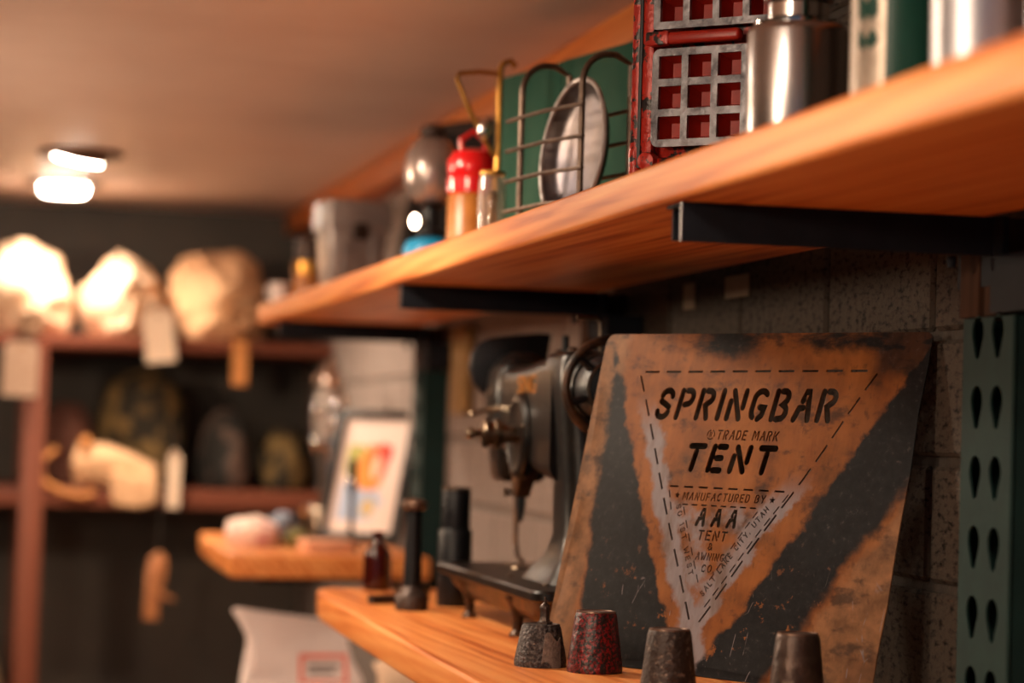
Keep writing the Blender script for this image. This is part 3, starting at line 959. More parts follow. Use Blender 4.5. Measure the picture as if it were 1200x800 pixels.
# pillar
obj('pillar', loft([ringZ(BT, 0.752, 2.815, 0.074, 0.090, 0.03), ringZ(BT+0.010, 0.752, 2.815, 0.068, 0.082, 0.03), ringZ(BT+0.030, 0.752, 2.812, 0.054, 0.062, 0.028),
                    ringZ(BT+0.055, 0.752, 2.810, 0.047, 0.052, 0.026), ringZ(-0.06, 0.750, 2.810, 0.046, 0.050, 0.025), ringZ(0.00, 0.747, 2.812, 0.047, 0.050, 0.025),
                    ringZ(0.05, 0.744, 2.815, 0.049, 0.052, 0.022), ringZ(0.088, 0.742, 2.815, 0.048, 0.052, 0.018), ringZ(0.096, 0.742, 2.815, 0.042, 0.048, 0.016)]), 'iron', sm, smooth=60)
# arm reaching to the head
obj('arm', loft([ringS(2.82, 0.742, 0.016, 0.048, 0.078, 0.022), ringS(2.88, 0.740, 0.018, 0.045, 0.076, 0.022), ringS(2.96, 0.740, 0.020, 0.041, 0.070, 0.022), ringS(3.06, 0.742, 0.024, 0.038, 0.062, 0.022), ringS(3.18, 0.744, 0.028, 0.036, 0.060, 0.022)]), 'iron', sm, smooth=60)
obj('head', loft([ringZ(-0.068, 0.744, 3.200, 0.026, 0.034, 0.012), ringZ(-0.060, 0.744, 3.200, 0.032, 0.040, 0.014), ringZ(0.00, 0.744, 3.200, 0.038, 0.046, 0.018), ringZ(0.05, 0.744, 3.200, 0.042, 0.050, 0.024),
                  ringZ(0.082, 0.744, 3.200, 0.038, 0.046, 0.026), ringZ(0.100, 0.744, 3.200, 0.026, 0.032, 0.02), ringZ(0.106, 0.744, 3.200, 0.012, 0.016, 0.01)]), 'iron', sm, smooth=70)
obj('needle_bar', tube([S(0.742, 3.17, -0.062), S(0.742, 3.17, -0.10), S(0.742, 3.17, -0.122)], [0.007, 0.007, 0.003], 10), 'blackiron', sm)
obj('presser_bar', tube([S(0.742, 3.195, -0.06), S(0.742, 3.195, -0.15), S(0.742, 3.18, -0.168), S(0.742, 3.15, -0.173)], [0.004, 0.004, 0.004, 0.003], 8), 'iron_brown', sm)
obj('thumb_screw', lathe([(0.003, 0), (0.003, 0.010), (0.006, 0.011), (0.006, 0.016)], 12), 'dullchrome', sm, mtx=T(*S(0.735, 3.17, -0.082), ry=-PI/2))
# round cover with tension knob on the side of the arm
cov = obj('side_cover', lathe([(0.054, 0.0), (0.054, 0.010), (0.051, 0.014), (0.044, 0.0155), (0.042, 0.0145), (0.012, 0.016)], 44), 'iron', sm, mtx=T(*S(0.706, 2.995, -0.006), ry=-PI/2))
for a in (45, 165, 285):
    obj('cover_screw', lathe([(0.003, 0.014), (0.003, 0.0165), (0.002, 0.0172)], 10), 'dullchrome', cov, mtx=T(0.048*math.cos(math.radians(a)), 0.048*math.sin(math.radians(a)), 0))
kn = obj('tension_knob', lathe([(0.011, 0.0), (0.011, 0.016), (0.013, 0.017), (0.013, 0.022), (0.017, 0.023), (0.0185, 0.026), (0.0185, 0.030), (0.015, 0.032), (0.015, 0.038), (0.018, 0.040), (0.018, 0.044), (0.013, 0.046), (0.005, 0.047), (0.005, 0.056), (0.007, 0.058), (0.008, 0.062), (0.006, 0.066), (0.002, 0.067)], 28), 'dullchrome', sm, mtx=T(*S(0.692, 2.985, -0.004), ry=-PI/2))
obj('take_up_lever', tube([S(0.708, 3.16, 0.03), S(0.690, 3.17, 0.028), S(0.672, 3.17, 0.020), S(0.668, 3.165, 0.022)], [0.004, 0.003, 0.003, 0.002], 8), 'dullchrome', sm)
obj('lower_bracket', loft([ringZ(-0.085, 0.716, 3.06, 0.010, 0.012, 0.004), ringZ(-0.045, 0.716, 3.04, 0.012, 0.03, 0.006)]), 'iron_brown', sm, bevel=0.0)
# black guard plate at the head
gp = [(0.800, 0.136), (0.780, 0.1365), (0.746, 0.1325), (0.715, 0.128), (0.698, 0.120), (0.689, 0.106), (0.686, 0.086), (0.692, 0.064), (0.704, 0.051), (0.7185, 0.044), (0.737, 0.040), (0.790, 0.060)]
obj('eye_guard', prism([(a-SM[0], b_+C-SM[2]) for a, b_ in gp], 3.258-SM[1], 3.276-SM[1], 'y'), 'blackiron', sm, bevel=0.002, smooth=40)
# handwheel, axis along y
def wheel():
    m_ = MB()
    path = [(0.0565*math.cos(2*PI*i/48), 0.0, 0.0565*math.sin(2*PI*i/48)) for i in range(48)]
    return tube(path, 0.0056, 12, True)
hw_ = S(0.742, 2.715, 0.053)
wh = obj('handwheel', wheel(), 'iron_brown', sm, mtx=T(*hw_))
obj('hub', lathe([(0.014, -0.045), (0.036, -0.040), (0.040, -0.02), (0.036, -0.004), (0.032, 0.006), (0.030, 0.012), (0.012, 0.016), (0.012, 0.020), (0.002, 0.020)], 36), 'blackiron', wh, mtx=T(0, 0, 0, rx=PI/2))
obj('hub_ring', lathe([(0.031, 0.008), (0.034, 0.0085), (0.0345, 0.012), (0.031, 0.0125)], 36, False), 'dullchrome', wh, mtx=T(0, 0, 0, rx=PI/2))
for i in range(6):
    a = math.radians(20+60*i)
    obj('spoke', tube([(0.030*math.cos(a), 0.004, 0.030*math.sin(a)), (0.055*math.cos(a), 0, 0.055*math.sin(a))], [0.0055, 0.004], 8), 'blackiron', wh)
obj('shaft_housing', lathe([(0.046, -0.09), (0.046, -0.06), (0.040, -0.04)], 32), 'iron', sm, mtx=T(*hw_, rx=PI/2))
# things standing on top of the arm
obj('spool_pin', tube([S(0.745, 2.96, 0.07), S(0.745, 2.96, 0.122)], 0.0048, 10), 'blackiron', sm)
obj('thread_guide', tube([S(0.748, 2.80, 0.09), S(0.748, 2.80, 0.128), S(0.747, 2.80, 0.134), S(0.742, 2.80, 0.138), S(0.718, 2.80, 0.138)], 0.0026, 10), 'dullchrome', sm)
for (x, y, rr) in ((0.712, 2.79, 0.006), (0.735, 2.815, 0.007), (0.722, 2.90, 0.0045)):
    obj('oil_cap', lathe([(rr, 0), (rr, 0.006), (rr*1.25, 0.007), (rr*1.25, 0.011), (rr*0.5, 0.014)], 14), 'iron_brown', sm, mtx=T(*S(x, y, 0.088)))
for (x, y) in ((0.675, 2.74), (0.690, 2.725), (0.668, 2.90)):
    obj('bed_screw', lathe([(0.004, 0), (0.004, 0.0012), (0.003, 0.002)], 10), 'dullchrome', sm, mtx=T(*S(x, y, BT-0.0002)))
# gold lettering on the arm side
def text_mesh(txt, size, name, material, extr=0.0003, align='CENTER', shear=0.0):
    c_ = bpy.data.curves.new('txt', 'FONT')
    c_.body = txt
    c_.size = size
    c_.extrude = extr
    c_.align_x = align
    c_.align_y = 'CENTER'
    c_.shear = shear
    return curve_to_mesh(c_, name, material)
tm = text_mesh('SINGER', 0.030, 'gold_lettering', MT['gold'], 0.0006)
to = bpy.data.objects.new('gold_lettering', tm)
COL.objects.link(to)
to.parent = sm
# faces -x, text runs towards the camera
to.matrix_local = Matrix(((0, 0, -1, 0.6968-SM[0]), (-1, 0, 0, 2.935-SM[1]), (0, 1, 0, 0.058+C-SM[2]), (0, 0, 0, 1)))
to['label'] = 'gold maker lettering'
to.scale = (1.55, 1.1, 1)

# ------------------------------------------------------------------ small things on the lower shelf
def on(name, lab, cat, x, y, z, rz=0.0, group=None):
    return thing(name, lab, cat, (x, y, z), rz, group)

t = on('amber_bottle', 'small amber glass bottle with a narrow neck at the end of the lower shelf', 'bottle', 0.618, 3.565, SHELF)
obj('body', lathe([(0.018, 0.0), (0.0205, 0.002), (0.021, 0.006), (0.021, 0.050), (0.0195, 0.058), (0.012, 0.066), (0.0078, 0.070), (0.0072, 0.082)], 32), 'amber', t, smooth=50)
obj('neck_lip', lathe([(0.0072, 0.081), (0.0092, 0.0815), (0.0094, 0.087), (0.0080, 0.0885)], 24), 'amber', t)

t = on('setting_tool', 'black iron setting punch with a bronze knob standing on a round base', 'tool', 0.601, 3.19, SHELF)
obj('base', lathe([(0.021, 0.0), (0.0225, 0.002), (0.0225, 0.018), (0.021, 0.021), (0.016, 0.027), (0.0135, 0.032)], 28), 'castdark', t)
obj('shaft', lathe([(0.0125, 0.030), (0.0120, 0.06), (0.0105, 0.12), (0.0110, 0.134)], 24), 'blackiron', t)
obj('knob', lathe([(0.011, 0.133), (0.0165, 0.136), (0.0175, 0.140), (0.0165, 0.145), (0.011, 0.148), (0.002, 0.149)], 24), 'rim', t)
t = on('steel_rod', 'short brown steel rod lying beside the setting punch', 'rod', 0.585, 3.30, SHELF, 0.55)
obj('rod', tube([(-0.028, 0, 0.0065), (0.028, 0, 0.0065)], 0.0062, 14), 'castdark', t)
obj('tip', tube([(0.028, 0, 0.0065), (0.036, 0, 0.0065)], [0.0062, 0.003], 14), 'dullchrome', t)

t = on('stepped_die', 'tall black stepped cylinder die standing behind the sewing machine bed', 'die', 0.674, 3.335, SHELF)
t.location = (0.674, 3.268, SHELF)
obj('lower_barrel', lathe([(0.0225, 0.0), (0.0235, 0.002), (0.0235, 0.103), (0.022, 0.106)], 32), 'blackiron', t)
obj('upper_barrel', lathe([(0.0195, 0.105), (0.020, 0.107), (0.020, 0.160), (0.019, 0.163), (0.015, 0.1635)], 32), 'blackiron', t)
obj('edge_ring', lathe([(0.0200, 0.1595), (0.0206, 0.160), (0.0206, 0.1625), (0.0200, 0.163)], 32, False), 'dullchrome', t)
t = on('steel_bushing', 'bright steel bushing lying on its side by the black die', 'bushing', 0.634, 3.365, SHELF, 0.2)
obj('barrel', lathe([(0.006, -0.022), (0.0135, -0.022), (0.014, -0.020), (0.014, 0.020), (0.0135, 0.022), (0.006, 0.022)], 28), 'dullchrome', t, mtx=T(0, 0, 0.0142, ry=PI/2))
obj('collar', lathe([(0.0142, -0.006), (0.0150, -0.005), (0.0150, 0.005), (0.0142, 0.006)], 28, False), 'castdark', t, mtx=T(0, 0, 0.0152, ry=PI/2))
t = on('glue_bottle', 'small yellow plastic squeeze bottle behind the black die', 'bottle', 0.668, 3.545, SHELF)
obj('body', lathe([(0.012, 0), (0.013, 0.003), (0.013, 0.045), (0.008, 0.055), (0.005, 0.058)], 24), 'yellow', t)
obj('nozzle', lathe([(0.005, 0.057), (0.004, 0.066), (0.0015, 0.078)], 16), 'yellow', t)

# ------------------------------------------------------------------ things on the short slab shelf
def crumple(vf, amp, freq, seed, zfloor=None):
    V, F = vf
    out = []
    for p in V:
        q = Vector(p)
        n = noise_vector(q*freq+Vector((seed*3.1, seed*1.7, seed)))
        q = q+n*amp
        n2 = noise_vector(q*freq*2.7+Vector((seed, 9, 4)))
        q = q+n2*amp*0.35
        if zfloor is not None and q.z < zfloor:
            q.z = zfloor
        out.append(tuple(q))
    return out, F

def cloth(name, lab, cat, x, y, z, sx_, sy_, sz_, material, seed, rz=0.0, amp=0.25, n=40, m_=24, fl=-0.55, group=None):
    V, F = crumple(sphere(1, 1, 1, n, m_), amp, 1.3, seed, fl)
    V = [(p[0]*sx_, p[1]*sy_, (p[2]-fl)*sz_) for p in V]
    o = obj(name, (V, F), material, smooth=70)
    o.location = (x, y, z)
    o.rotation_euler = (0, 0, rz)
    return tag(o, lab, cat, group) if lab else o

cloth('folded_cloth', 'bundle of pale pink striped cotton cloth on the short slab', 'cloth', 0.590, 4.86, SHELF, 0.055, 0.085, 0.040, 'pinkcloth', 3)
cloth('wool_ball', 'blue grey wool bundle beside the pink cotton cloth', 'cloth', 0.665, 5.02, SHELF, 0.040, 0.050, 0.036, 'greycloth', 5)
cloth('wool_ball', 'olive wool bundle beside the pink kraft box', 'cloth', 0.672, 4.80, SHELF, 0.030, 0.035, 0.024, 'olive', 8)
t = on('kraft_box', 'flat pink kraft box near the edge of the short slab', 'box', 0.700, 4.62, SHELF, 0.08)
obj('base', box(-0.045, 0.045, -0.045, 0.045, 0, 0.017), 'cork', t, bevel=0.001)
obj('lid', box(-0.047, 0.047, -0.047, 0.047, 0.014, 0.024), 'cork', t, bevel=0.0015)
t = on('black_awl', 'slim black awl standing upright on its base before the framed print', 'tool', 0.783, 4.81, SHELF)
t.location = (0.757, 4.68, SHELF)
obj('base', lathe([(0.016, 0), (0.017, 0.003), (0.015, 0.010), (0.006, 0.016)], 24), 'blackiron', t)
obj('shaft', lathe([(0.0055, 0.014), (0.0055, 0.11), (0.0075, 0.118), (0.0095, 0.13), (0.0095, 0.165), (0.007, 0.178), (0.002, 0.180)], 20), 'blackiron', t)
obj('ferrule', lathe([(0.0098, 0.126), (0.0102, 0.128), (0.0102, 0.140), (0.0098, 0.142)], 20, False), 'chrome', t)

def art_material():
    mt, N, L, b = new_mat('abstract_print')
    tc = N.new('ShaderNodeTexCoord')
    sx = N.new('ShaderNodeSeparateXYZ')
    L.new(tc.outputs['Object'], sx.inputs[0])
    def patch(cx, cy, rx, ry, sd):
        mp = N.new('ShaderNodeMapping')
        mp.inputs['Location'].default_value = (-cx/rx, -cy/ry, 0)
        mp.inputs['Scale'].default_value = (1/rx, 1/ry, 0)
        L.new(tc.outputs['Object'], mp.inputs[0])
        ln = N.new('ShaderNodeVectorMath')
        ln.operation = 'LENGTH'
        L.new(mp.outputs[0], ln.inputs[0])
        nz = N.new('ShaderNodeTexNoise')
        nz.inputs['Scale'].default_value = 40+sd*7
        L.new(tc.outputs['Object'], nz.inputs[0])
        ad = N.new('ShaderNodeMath')
        ad.operation = 'MULTIPLY_ADD'
        L.new(nz.outputs[0], ad.inputs[0])
        ad.inputs[1].default_value = 0.8
        L.new(ln.outputs['Value'], ad.inputs[2])
        lt = N.new('ShaderNodeMath')
        lt.operation = 'LESS_THAN'
        L.new(ad.outputs[0], lt.inputs[0])
        lt.inputs[1].default_value = 1.4
        return lt.outputs[0]
    cur = None
    specs = [(0.070, 0.085, 0.055, 0.05, (168, 186, 214)), (0.055, 0.18, 0.032, 0.035, (176, 170, 84)), (0.095, 0.16, 0.032, 0.050, (236, 140, 40)),
             (0.112, 0.18, 0.020, 0.040, (222, 76, 30)), (0.105, 0.165, 0.008, 0.03, (250, 220, 190)), (0.060, 0.14, 0.014, 0.03, (238, 168, 60)), (0.102, 0.075, 0.016, 0.02, (206, 178, 120)), (0.128, 0.195, 0.010, 0.02, (196, 48, 34))]
    base = N.new('ShaderNodeRGB')
    base.outputs[0].default_value = srgb((232, 214, 204))+(1,)
    cur = base.outputs[0]
    for i, (cx, cy, rx, ry, c_) in enumerate(specs):
        mx = N.new('ShaderNodeMix')
        mx.data_type = 'RGBA'
        L.new(patch(cx, cy, rx, ry, i), mx.inputs[0])
        L.new(cur, mx.inputs[6])
        mx.inputs[7].default_value = srgb(c_)+(1,)
        cur = mx.outputs[2]
    L.new(cur, b.inputs['Base Color'])
    b.inputs['Roughness'].default_value = 0.6
    return mt
MT['art'] = art_material()

def leaning(name, lab, cat, x, y, z, az, lean):
    o = bpy.data.objects.new(name, None)
    COL.objects.link(o)
    d = Vector((math.cos(az), -math.sin(az), 0))
    up = Vector((math.sin(az)*math.sin(lean), math.cos(az)*math.sin(lean), math.cos(lean)))
    M = Matrix((d, up, d.cross(up))).transposed().to_4x4()
    M.translation = Vector((x, y, z))
    o.matrix_world = M
    o.empty_display_size = 0.03
    return tag(o, lab, cat)
def frame_bars(t, w, h, bw, z0, z1, material):
    for (a, b_, c_, d) in ((0, w, 0, bw), (0, w, h-bw, h), (0, bw, bw, h-bw), (w-bw, w, bw, h-bw)):
        obj('frame_bar', box(a, b_, c_, d, z0, z1), material, t, bevel=0.0015)
t = leaning('framed_print', 'colourful abstract print in a white mat and thin black frame', 'picture', 0.745, 5.05, SHELF+0.004, 0.60, 0.36)
frame_bars(t, 0.184, 0.290, 0.017, -0.012, 0.008, 'blackiron')
obj('backing', box(0.005, 0.173, 0.005, 0.280, -0.010, -0.002), 'darkwood', t)
obj('mat_board', box(0.012, 0.166, 0.012, 0.273, -0.002, 0.001), 'matboard', t)
obj('print', box(0.034, 0.144, 0.045, 0.240, 0.001, 0.0014), 'art', t)

t = on('table_lantern', 'tall nickel lantern with glass chimney standing behind the framed print', 'lantern', 0.800, 5.30, SHELF)
t.location = (0.80, 5.27, SHELF)
obj('tank', lathe([(0.05, 0), (0.055, 0.004), (0.055, 0.05), (0.045, 0.065), (0.02, 0.075), (0.015, 0.10)], 32), 'dullchrome', t)
obj('stem', lathe([(0.014, 0.10), (0.012, 0.16), (0.018, 0.19), (0.030, 0.20), (0.030, 0.215)], 24), 'chrome', t)
obj('chimney', lathe([(0.028, 0.215), (0.038, 0.24), (0.038, 0.30), (0.026, 0.33)], 28), 'glass', t)
obj('cap', lathe([(0.028, 0.328), (0.042, 0.335), (0.040, 0.350), (0.020, 0.370), (0.012, 0.385), (0.004, 0.39)], 28), 'chrome', t)
obj('valve_knob', lathe([(0.004, 0), (0.004, 0.03), (0.012, 0.031), (0.012, 0.038)], 16), 'chrome', t, mtx=T(0, 0, 0.195, ry=-PI/2))
for (x, y, zz) in ((-0.035, -0.04, 0.275), (-0.038, -0.045, 0.208), (0.008, -0.05, 0.292), (0.0, -0.055, 0.252)):  # chrome balls added to catch lamp highlights as bright dots
    obj('glint_ball', sphere(0.012, 0.012, 0.012, 20, 12), 'chrome', t, mtx=T(x, y, zz))
obj('ball_wire', tube([(-0.038, -0.045, 0.208), (-0.035, -0.04, 0.275), (0.008, -0.05, 0.292), (0.0, -0.055, 0.252)], 0.003, 8), 'dullchrome', t)
obj('filler_cap', lathe([(0.012, 0), (0.012, 0.014), (0.009, 0.018)], 16), 'chrome', t, mtx=T(-0.045, -0.01, 0.052, ry=-0.6))

# paper bags standing below, beyond the end of the lower shelf
bench = thing('low_bench', 'low wooden bench carrying the paper bags', 'bench', (0.66, 4.3, 0), 0)
BZ = C-0.80
obj('bench_top', box(-0.26, 0.205, -0.55, 0.60, BZ-0.035, BZ), 'shelf', bench, bevel=0.003)
for (a, b_) in ((-0.22, -0.5), (-0.22, 0.54), (0.17, -0.5), (0.17, 0.54)):
    obj('leg', box(a-0.02, a+0.02, b_-0.02, b_+0.02, 0, BZ-0.035), 'stud', bench)
from mathutils.bvhtree import BVHTree
t_bvh = {}
def paper_bag(lab, x, y, w_, d_, h_, material, seed, rz):
    t = thing('paper_bag', lab, 'bag', (x, y, BZ), rz)
    rings = []
    for k_ in range(25):
        f_ = k_/24
        z = h_*f_
        ring = rrect(0, 0, w_/2*(1-0.03*f_), max(0.009, d_/2*(1-2.2*max(0, f_-0.58))), 0.008, 8)
        rr = []
        for (a, b_) in ring:
            n = noise_vector(Vector((a*13+seed, b_*13, z*12)))
            am = 0.012+0.060*max(0, f_-0.40)
            rr.append((a+n.x*am, b_+n.y*am, z+n.z*am*(1.4 if f_ > 0.6 else 0.2)))
        rings.append(rr)
    bvf = loft(rings, True)
    obj('bag_body', bvf, material, t, smooth=60)
    t_bvh[t.name] = BVHTree.FromPolygons([Vector(p) for p in bvf[0]], bvf[1])
    return t
def printed(t, name, quads, material):
    """flat print following the crumpled front of the bag"""
    V, F = [], []
    for q in quads:
        o_ = len(V)
        n = 12
        for i in range(n+1):
            for j in range(3):
                a = Vector(q[0]).lerp(Vector(q[1]), i/n)
                b_ = Vector(q[3]).lerp(Vector(q[2]), i/n)
                c_ = a.lerp(b_, j/2)
                hit = t_bvh[t.name].ray_cast(Vector((c_.x, -0.6, c_.y)), Vector((0, 1, 0)))[0]
                V.append((c_.x, (hit.y if hit else -0.06)-0.0012, c_.y))
        F += [(o_+i*3+j, o_+i*3+j+1, o_+(i+1)*3+j+1, o_+(i+1)*3+j) for i in range(n) for j in range(2)]
    return obj(name, (V, F), material, t)
def rc(a, b_, c_, d):
    return [(a, c_), (b_, c_), (b_, d), (a, d)]
pb = paper_bag('crumpled white paper bag with a red outlined label under the shelf end', 0.595, 4.27, 0.21, 0.13, 0.475, 'whitebag', 2.0, 0.12)
printed(pb, 'label_outline', [rc(0.000, 0.085, 0.392, 0.399), rc(0.000, 0.085, 0.347, 0.354), rc(0.000, 0.007, 0.354, 0.392), rc(0.078, 0.085, 0.354, 0.392)], 'redprint')
printed(pb, 'label_lettering', [rc(0.016, 0.070, 0.376, 0.380), rc(0.016, 0.060, 0.366, 0.370)], 'darkprint')
pb2 = paper_bag('kraft paper bag with a red stripe and dark stamp beside the white bag', 0.782, 4.06, 0.17, 0.12, 0.455, 'kraft', 7.0, -0.05)
printed(pb2, 'red_stripe', [[(-0.030, 0.28), (-0.022, 0.28), (0.010, 0.42), (0.002, 0.42)]], 'redprint')
printed(pb2, 'stamp', [rc(0.022, 0.062, 0.372, 0.379), rc(0.022, 0.056, 0.360, 0.366)], 'darkprint')

# ------------------------------------------------------------------ upper shelf things
# green crate, wire rack and mess dish share the same slight turn
CR = math.atan2(-0.975, 0.22)
t = thing('wooden_crate', 'faded green wooden crate with vertical boards behind the wire rack', 'crate', (0.708, 3.25, USH), CR)
W_, D_, H_ = 0.62, 0.13, 0.246
bx_ = 0.0
for i, bw in enumerate((0.205, 0.205, 0.205)):
    obj('board', box(bx_+0.0012, bx_+bw-0.0012, 0, 0.012, 0, H_+0.001*i), 'cratepaint', t, bevel=0.0015)
    bx_ += bw
obj('end_board', box(0, 0.012, 0.012, D_, 0, H_-0.002), 'cratepaint', t, bevel=0.001)
obj('end_board', box(0.603, 0.615, 0.012, D_, 0, H_-0.002), 'cratepaint', t, bevel=0.001)
obj('back_board', box(0.012, 0.603, D_-0.012, D_, 0, H_-0.004), 'cratepaint', t, bevel=0.001)
obj('bottom_board', box(0.012, 0.603, 0.012, D_-0.012, 0, 0.012), 'cratepaint', t, bevel=0.001)

t = thing('wire_rack', 'bent wire plate rack in front of the green crate', 'rack', (0.632, 2.79, USH), CR)
def arch_path(x, h, y0, y1):
    pts = [(x, y0, 0.0), (x, y0, h*0.5), (x, y0, h-0.035)]
    for i in range(1, 9):
        a = PI-PI/2*i/8
        pts.append((x, y0+0.034+0.034*math.cos(a), h-0.035+0.035*math.sin(a)))
    pts += [(x, y1-0.02, h), (x, y1, h-0.010), (x, y1, 0.0)]
    return pts
for x, h in ((0.02, 0.196), (0.175, 0.190)):
    obj('arch_wire', tube(arch_path(x, h, 0.0, 0.062), 0.0038, 10), 'wire', t)
for z in (0.022, 0.058, 0.094, 0.130):
    obj('cross_wire', tube([(-0.012, -0.004, z), (0.09, -0.005, z+0.002), (0.188, -0.004, z)], 0.0024, 8), 'wire', t)
    obj('cross_wire', tube([(-0.012, 0.066, z), (0.20, 0.066, z)], 0.0024, 8), 'wire', t)
t = thing('mess_dish', 'oval dented steel mess dish held in the wire rack', 'dish', (0.632, 2.79, USH), CR)
t.location = (0.632+0.22*0.095+0.975*0.030, 2.79-0.975*0.095+0.22*0.030, USH)
def oval(prof, ax, az_, n=48):
    V, F = lathe(prof, n, False)
    return [(p[0]*ax, p[2], p[1]*az_) for p in V], F
obj('bowl', oval([(0.001, 0.014), (0.055, 0.014), (0.066, 0.011), (0.072, 0.003), (0.076, 0.0), (0.076, 0.0015), (0.070, 0.006), (0.064, 0.0135), (0.053, 0.0165), (0.001, 0.0165)], 1.02, 1.10), 'mess', t, mtx=T(0, 0, 0.0875, rx=-0.10), smooth=50)
obj('rolled_rim', ([(p[0]*1.02, p[2], p[1]*1.10) for p in tube([(0.077*math.cos(2*PI*i/48), 0.077*math.sin(2*PI*i/48), 0) for i in range(48)], 0.0028, 8, True)[0]], tube([(0.077*math.cos(2*PI*i/48), 0.077*math.sin(2*PI*i/48), 0) for i in range(48)], 0.0028, 8, True)[1]), 'galv', t, mtx=T(0, 0, 0.0875, rx=-0.10))

# chipped red lattice iron
WA = -math.radians(45)
t = thing('lattice_iron', 'chipped red cast iron lattice mould with square pockets', 'mould', (0.655, 2.345, USH), WA)
obj('body_plate', box(0.012, 0.168, 0.010, 0.022, 0.010, 0.32), 'redpaint', t, bevel=0.003)
obj('side_rail', box(-0.004, 0.007, -0.002, 0.026, 0.030, 0.32), 'redpaint', t, bevel=0.003)
obj('inner_rail', box(0.0105, 0.024, -0.006, 0.020, 0.036, 0.32), 'redpaint', t, bevel=0.003)
obj('hinge_rod', tube([(0.0086, -0.003, 0.03), (0.0086, -0.003, 0.32)], 0.0026, 10), 'blackiron', t)
obj('hinge_leg', tube([(0.001, 0.006, 0.060), (0.000, 0.004, 0.045), (0.002, 0.002, 0.026), (0.009, 0.004, 0.012), (0.020, 0.008, 0.004)], [0.006, 0.007, 0.007, 0.006, 0.004], 12), 'redpaint', t)
obj('hinge_knuckle', lathe([(0.004, -0.009), (0.009, -0.007), (0.010, 0.0), (0.009, 0.007), (0.004, 0.009)], 18), 'redpaint', t, mtx=T(0.019, -0.002, 0.036, rx=PI/2))
obj('bottom_rail', box(0.014, 0.168, -0.002, 0.018, 0.0, 0.040), 'redpaint', t, bevel=0.004)
def lattice(x0, z0, nx, nz_, p, pz, bar, rad):
    ox, oz = x0, z0
    wx, wz = nx*p+bar, nz_*pz+bar
    out = rrect(ox+wx/2, oz+wz/2, wx/2, wz/2, rad, 4)
    hs = []
    for i in range(nx):
        for j in range(nz_):
            a, b_ = ox+bar+i*p, oz+bar+j*pz
            s_, t_ = p-bar, pz-bar
            hs.append([(a, b_), (a+s_, b_), (a+s_, b_+t_), (a, b_+t_)])
    return out, hs
PX, PZ = 0.0330, 0.0303
for z0, nz_ in ((0.049, 3), (0.167, 3)):
    out, hs = lattice(0.0265, z0, 4, nz_, PX, PZ, 0.0074, 0.008 if z0 < 0.1 else 0.003)
    me = cut_sheet('lattice_plate', out, hs, 0.0050, MT['alu'])
    lo = bpy.data.objects.new('lattice_plate', me)
    COL.objects.link(lo)
    lo.parent = t
    lo.matrix_local = Matrix(((1, 0, 0, 0), (0, 0, -1, -0.010), (0, 1, 0, 0), (0, 0, 0, 1)))
    lo['label'] = 'worn bare aluminium lattice'
    for i in range(4):
        for j in range(nz_):
            a, b_ = 0.0265+0.0074+i*PX, z0+0.0074+j*PZ
            s_, t_ = PX-0.0074, PZ-0.0074
            # tapered pocket: open frustum
            q = 0.0045
            V = [(a, -0.0076, b_), (a+s_, -0.0076, b_), (a+s_, -0.0076, b_+t_), (a, -0.0076, b_+t_),
                 (a+q, 0.0095, b_+q), (a+s_-q, 0.0095, b_+q), (a+s_-q, 0.0095, b_+t_-q), (a+q, 0.0095, b_+t_-q)]
            F = [(0, 4, 5, 1), (1, 5, 6, 2), (2, 6, 7, 3), (3, 7, 4, 0), (4, 7, 6, 5)]
            obj('pocket', (V, F), 'redplain', t, smooth=0)
br = obj('red_bar', box(0.026, 0.124, -0.0165, -0.004, 0.1515, 0.1635), 'redplain', t, bevel=0.004, seg=3)
obj('bar_clamp', box(0.020, 0.046, -0.0175, -0.003, 0.1505, 0.1645), 'redpaint', br, bevel=0.002)

# stainless canister
t = thing('steel_canister', 'brushed stainless steel canister with rounded shoulder beside the red mould', 'canister', (0.690, 1.955, USH))
obj('body', lathe([(0.038, 0), (0.0425, 0.002), (0.0435, 0.006), (0.0435, 0.107), (0.042, 0.112), (0.038, 0.115)], 56), 'stainless', t, smooth=40)
obj('shoulder', lathe([(0.038, 0.1148), (0.0385, 0.1170), (0.030, 0.1190), (0.024, 0.1200)], 48), 'chrome', t)
obj('neck_ring', lathe([(0.0235, 0.1195), (0.0265, 0.1210), (0.0265, 0.1330), (0.0235, 0.1350)], 40), 'chrome', t)
obj('cup_lid', lathe([(0.0240, 0.1345), (0.0300, 0.1360), (0.0310, 0.1630), (0.026, 0.1690), (0.010, 0.1710)], 40), 'stainless', t)
obj('foot_ring', lathe([(0.0436, 0.003), (0.0446, 0.004), (0.0446, 0.007), (0.0436, 0.008)], 48, False), 'chrome', t)
